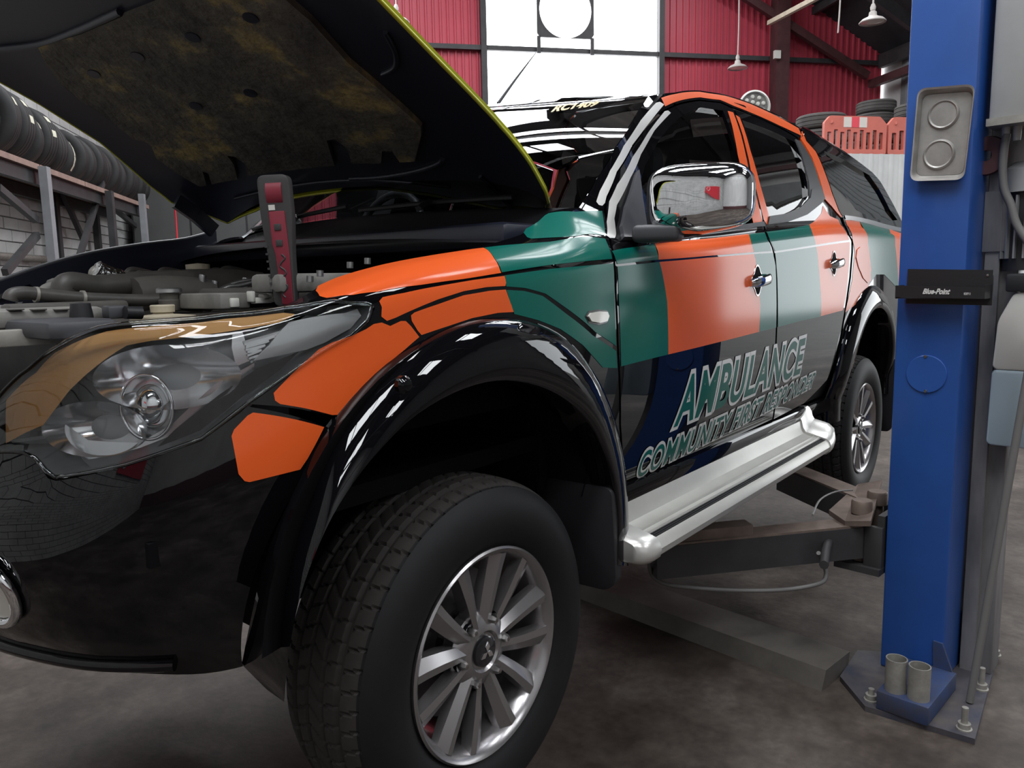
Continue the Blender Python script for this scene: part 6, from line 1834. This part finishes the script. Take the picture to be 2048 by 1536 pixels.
f = [(2 * i, 2 * i + 1, 2 * ((i + 1) % 24) + 1, 2 * ((i + 1) % 24)) for i in range(24)] + [tuple(range(0, 48, 2)), tuple(range(1, 48, 2))]
bm = bmesh.new(); vs = [bm.verts.new(p_) for p_ in v]
for q_ in f: bm.faces.new([vs[i] for i in q_])
bm_obj('hinge_drum', bm, 'torch_red', torch, 40)
for bz in (HL - 0.098, HL - 0.128): prism('button', [(-0.0045, bz - 0.006), (0.0085, bz - 0.006), (0.0085, bz + 0.006), (-0.0045, bz + 0.006)], 0.0135, 0.0165, tf_, 'torch_grey', torch, 0.0008)
prism('label_tab', [(-0.012, HL - 0.066), (0.0, HL - 0.066), (0.0, HL - 0.056), (-0.012, HL - 0.056)], 0.011, 0.014, tf_, 'white_plastic', torch)
wav = [tf_(0.004 + 0.006 * math.sin(k_ * 1.7), 0.10 - k_ * 0.0075, 0.0145) for k_ in range(12)]
tube('script_mark', wav, 0.0018, 'torch_grey', torch, n=5, k=4)
for k_ in range(7): prism('grip_rib', [(-0.0255 - 0.0003 * k_, 0.03 + k_ * 0.014), (-0.0215, 0.03 + k_ * 0.014), (-0.0215, 0.034 + k_ * 0.014), (-0.0255 - 0.0003 * k_, 0.034 + k_ * 0.014)], -0.016, 0.0132, tf_, 'torch_grey', torch)

# =================================================================== ENGINE BAY (parts of the pick-up)
def pt(px, py, y): return tuple(at(px, py, 1, y))
def etube(name, pts, r, mat, y=None, n=12, par=None): 
    return tube(name, [pt(a, b_, y if y is not None else c) for a, b_, *cc in pts for c in [cc[0] if cc else y]], r, mat, par or truck, n=n, k=6)
def ebox(name, px0, py0, px1, py1, y, dy, mat, bev=0.006, par=None):
    """a box standing in the bay: near face spans the two points in the plane y"""
    A_ = at(px0, py1, 1, y); B_ = at(px1, py0, 1, y); C_ = at(px1, py1, 1, y)
    x0, x1 = sorted((A_[0], C_[0])); z0, z1 = sorted((C_[2], B_[2]))
    return box(name, ((x0 + x1) / 2, y + dy / 2, (z0 + z1) / 2), (x1 - x0, dy, z1 - z0), mat, par or truck, bev=bev)
# lower fill: engine block and shroud so that the bay is closed
box('engine_block', (-0.10, 0.05, 1.28), (0.62, 0.66, 0.30), 'engine_plastic', truck, bev=0.03)
box('radiator', (-0.56, 0.02, 1.22), (0.06, 1.06, 0.40), 'engine_plastic', truck, bev=0.01)
wing_top = [at(x, y, 1, 0.76) for x, y in ((-120, 605), (0, 562), (90, 531), (180, 507), (280, 490), (370, 479), (428, 462))]
prism('inner_wing', [(p_[0], p_[2]) for p_ in wing_top] + [(wing_top[-1][0], 1.15), (wing_top[0][0], 1.15)], 0.745, 0.79, lambda a, b_, h: (a, h, b_), 'bonnet_black', truck)
box('inner_wing', (-0.02, -0.71, 1.32), (0.70, 0.04, 0.26), 'dark_inner', truck, bev=0.01)
box('engine_bay_floor', (-0.1, 0, 1.08), (1.1, 1.42, 0.04), 'dark_inner', truck)
# far wing top edge with bright seal
etube('wing_seal', [(-60, 582), (0, 562), (90, 531), (180, 507), (280, 490), (370, 479), (425, 464)], 0.008, 'grey_plastic', 0.755, 8)
# slam panel and plastic cover
box('slam_panel', (-0.655, -0.02, 1.432), (0.11, 1.10, 0.03), 'grey_plastic', truck, bev=0.01)
ebox('radiator_cover', -60, 612, 215, 648, -0.40, 0.75, 'engine_dusty', 0.012)
for k_ in range(3): ebox('cover_groove', 20 + 45 * k_, 617, 50 + 45 * k_, 620, -0.404, 0.02, 'engine_plastic', 0.001)
ebox('fan_shroud', 20, 600, 262, 634, -0.30, 0.05, 'engine_plastic', 0.008)
ebox('lamp_support', 0, 650, 190, 682, -0.47, 0.02, 'galvanised', 0.003)
etube('coolant_hose', [(20, 600), (25, 590), (50, 586), (100, 591), (170, 597), (250, 600), (310, 600), (340, 592)], 0.013, 'hose_rubber', -0.25)
for x, y in ((72, 589), (165, 596)): etube('hose_clip', [(x - 3, y), (x + 3, y + 0.4)], 0.0155, 'galvanised', -0.25)
etube('intake_hose', [(128, 590), (130, 572), (150, 567), (190, 573), (235, 570), (300, 568), (380, 562)], 0.026, 'hose_rubber', -0.05)
etube('vacuum_pipe', [(85, 588), (95, 578), (120, 573), (140, 572)], 0.013, 'engine_dusty', 0.0)
etube('air_duct', [(230, 580), (300, 576), (380, 572), (460, 570), (520, 575)], 0.045, 'engine_plastic', 0.10)
etube('lower_duct', [(270, 590), (320, 584), (380, 586), (420, 592)], 0.04, 'engine_plastic', -0.08)
etube('turbo_pipe', [(190, 560), (188, 545), (200, 537)], 0.012, 'galvanised', 0.05)
etube('heat_sleeve', [(190, 537), (212, 548), (245, 558)], [0.018, 0.022, 0.020, 0.022, 0.021, 0.022, 0.022, 0.022, 0.022, 0.022, 0.022, 0.020, 0.018], 'foil', 0.04)
ebox('engine_cover', 150, 553, 240, 578, 0.20, 0.20, 'engine_dusty', 0.02)
ebox('engine_cover', 330, 552, 560, 580, 0.16, 0.30, 'engine_plastic', 0.03)
# radiator filler neck and cap
Pn = at(341, 620, 1, -0.33)
nk = lathe('filler_neck', [(0.0, 0.0), (0.020, 0.0), (0.022, 0.02), (0.019, 0.022), (0.019, 0.034), (0.0, 0.034)], 'engine_plastic', truck, 28, 'z', tuple(Pn))
lathe('radiator_cap', [(0.0, 0.046), (0.020, 0.046), (0.025, 0.043), (0.026, 0.036), (0.0, 0.034)], 'engine_steel', nk, 28, 'z', tuple(Pn))
etube('overflow_hose', [(358, 608), (380, 612), (402, 613)], 0.012, 'hose_rubber', -0.33)
Pn = at(326, 628, 1, -0.40)
rs = lathe('coolant_reservoir', [(0.0, -0.02), (0.06, -0.015), (0.06, -0.004), (0.02, 0.0), (0.016, 0.004)], 'cream_plastic', truck, 28, 'z', tuple(Pn))
lathe('reservoir_cap', [(0.016, 0.003), (0.022, 0.004), (0.023, 0.016), (0.021, 0.018), (0.0, 0.018)], 'cream_plastic', rs, 28, 'z', tuple(Pn))
# connector on the slam panel
cn = ebox('sensor_connector', 218, 610, 262, 636, -0.44, 0.03, 'grey_plastic', 0.005)
etube('connector_plug', [(250, 625), (282, 626)], 0.012, 'black_plastic', -0.45, par=cn)
Pk = at(163, 632, 1, -0.44); lathe('rubber_stop', [(0.0, 0.024), (0.016, 0.022), (0.019, 0.0), (0.019, -0.01)], 'black_plastic', truck, 20, 'z', tuple(Pk))
# brake fluid reservoir
Pb_ = at(397, 552, 1, 0.30); br = lathe('fluid_reservoir', [(0.0, -0.03), (0.035, -0.028), (0.028, 0.0), (0.02, 0.012), (0.02, 0.02)], 'engine_dusty', truck, 24, 'z', tuple(Pb_))
lathe('reservoir_cap', [(0.02, 0.018), (0.034, 0.02), (0.034, 0.034), (0.0, 0.038)], 'cream_plastic', br, 24, 'z', tuple(Pb_))
# fuse box, battery and small fittings by the near wing
fb = ebox('fuse_box', 442, 585, 502, 616, -0.50, 0.16, 'engine_dusty', 0.004)
ebox('fuse_box_latch', 463, 596, 480, 614, -0.505, 0.012, 'white_plastic', 0.002, fb)
ebox('battery', 505, 572, 640, 600, -0.42, 0.22, 'engine_plastic', 0.01)
ebox('battery_tray', 560, 545, 760, 580, -0.60, 0.10, 'engine_dusty', 0.01)
for x0, y0, x1, y1 in ((505, 582, 512, 604), (512, 594, 545, 606), (528, 588, 540, 600), (545, 586, 556, 604)): ebox('cable_clip', x0, y0, x1, y1, -0.52, 0.02, 'white_plastic', 0.002, fb)
etube('fuel_line', [(432, 586), (455, 574), (480, 571), (520, 562), (560, 566)], 0.006, 'engine_steel', -0.20, 8)
etube('fuel_line', [(440, 578), (470, 566), (505, 560), (545, 561)], 0.005, 'engine_steel', -0.15, 8)
for x, y in ((491, 562), (405, 556), (430, 568)): etube('injector', [(x, y + 16), (x, y), (x + 1, y - 5)], 0.009, 'engine_steel', -0.10, 8)
for k_, (x, y, y2, r) in enumerate(((280, 545, 0.3, 0.010), (300, 552, 0.25, 0.012), (345, 545, 0.3, 0.010), (420, 556, 0.1, 0.016), (445, 548, 0.15, 0.012), (470, 545, 0.2, 0.014))):
    etube('wiring_loom', [(x - 30, y + 10), (x - 18, y - 4), (x + 10, y), (x + 40, y + 8)], r, 'hose_rubber', y2, 8)
for x, y in ((640, 545), (700, 528), (620, 556), (735, 520)): etube('earth_bolt', [(x, y + 8), (x, y - 4)], 0.007, 'engine_steel', -0.62, 8)
# =================================================================== far side of the pick-up, then hand parts over to their things
for o in BODY:
    c = o.copy(); COL.objects.link(c); c.scale = (c.scale[0], -c.scale[1], c.scale[2]); c.location = (c.location[0], -c.location[1], c.location[2])
bpy.context.view_layer.update()
for o in list(bpy.data.objects):
    if o.parent is not None and o.parent.type == 'EMPTY' and o.parent.name.split('.')[0] != 'white_van':
        o.matrix_parent_inverse = o.parent.matrix_world.inverted()
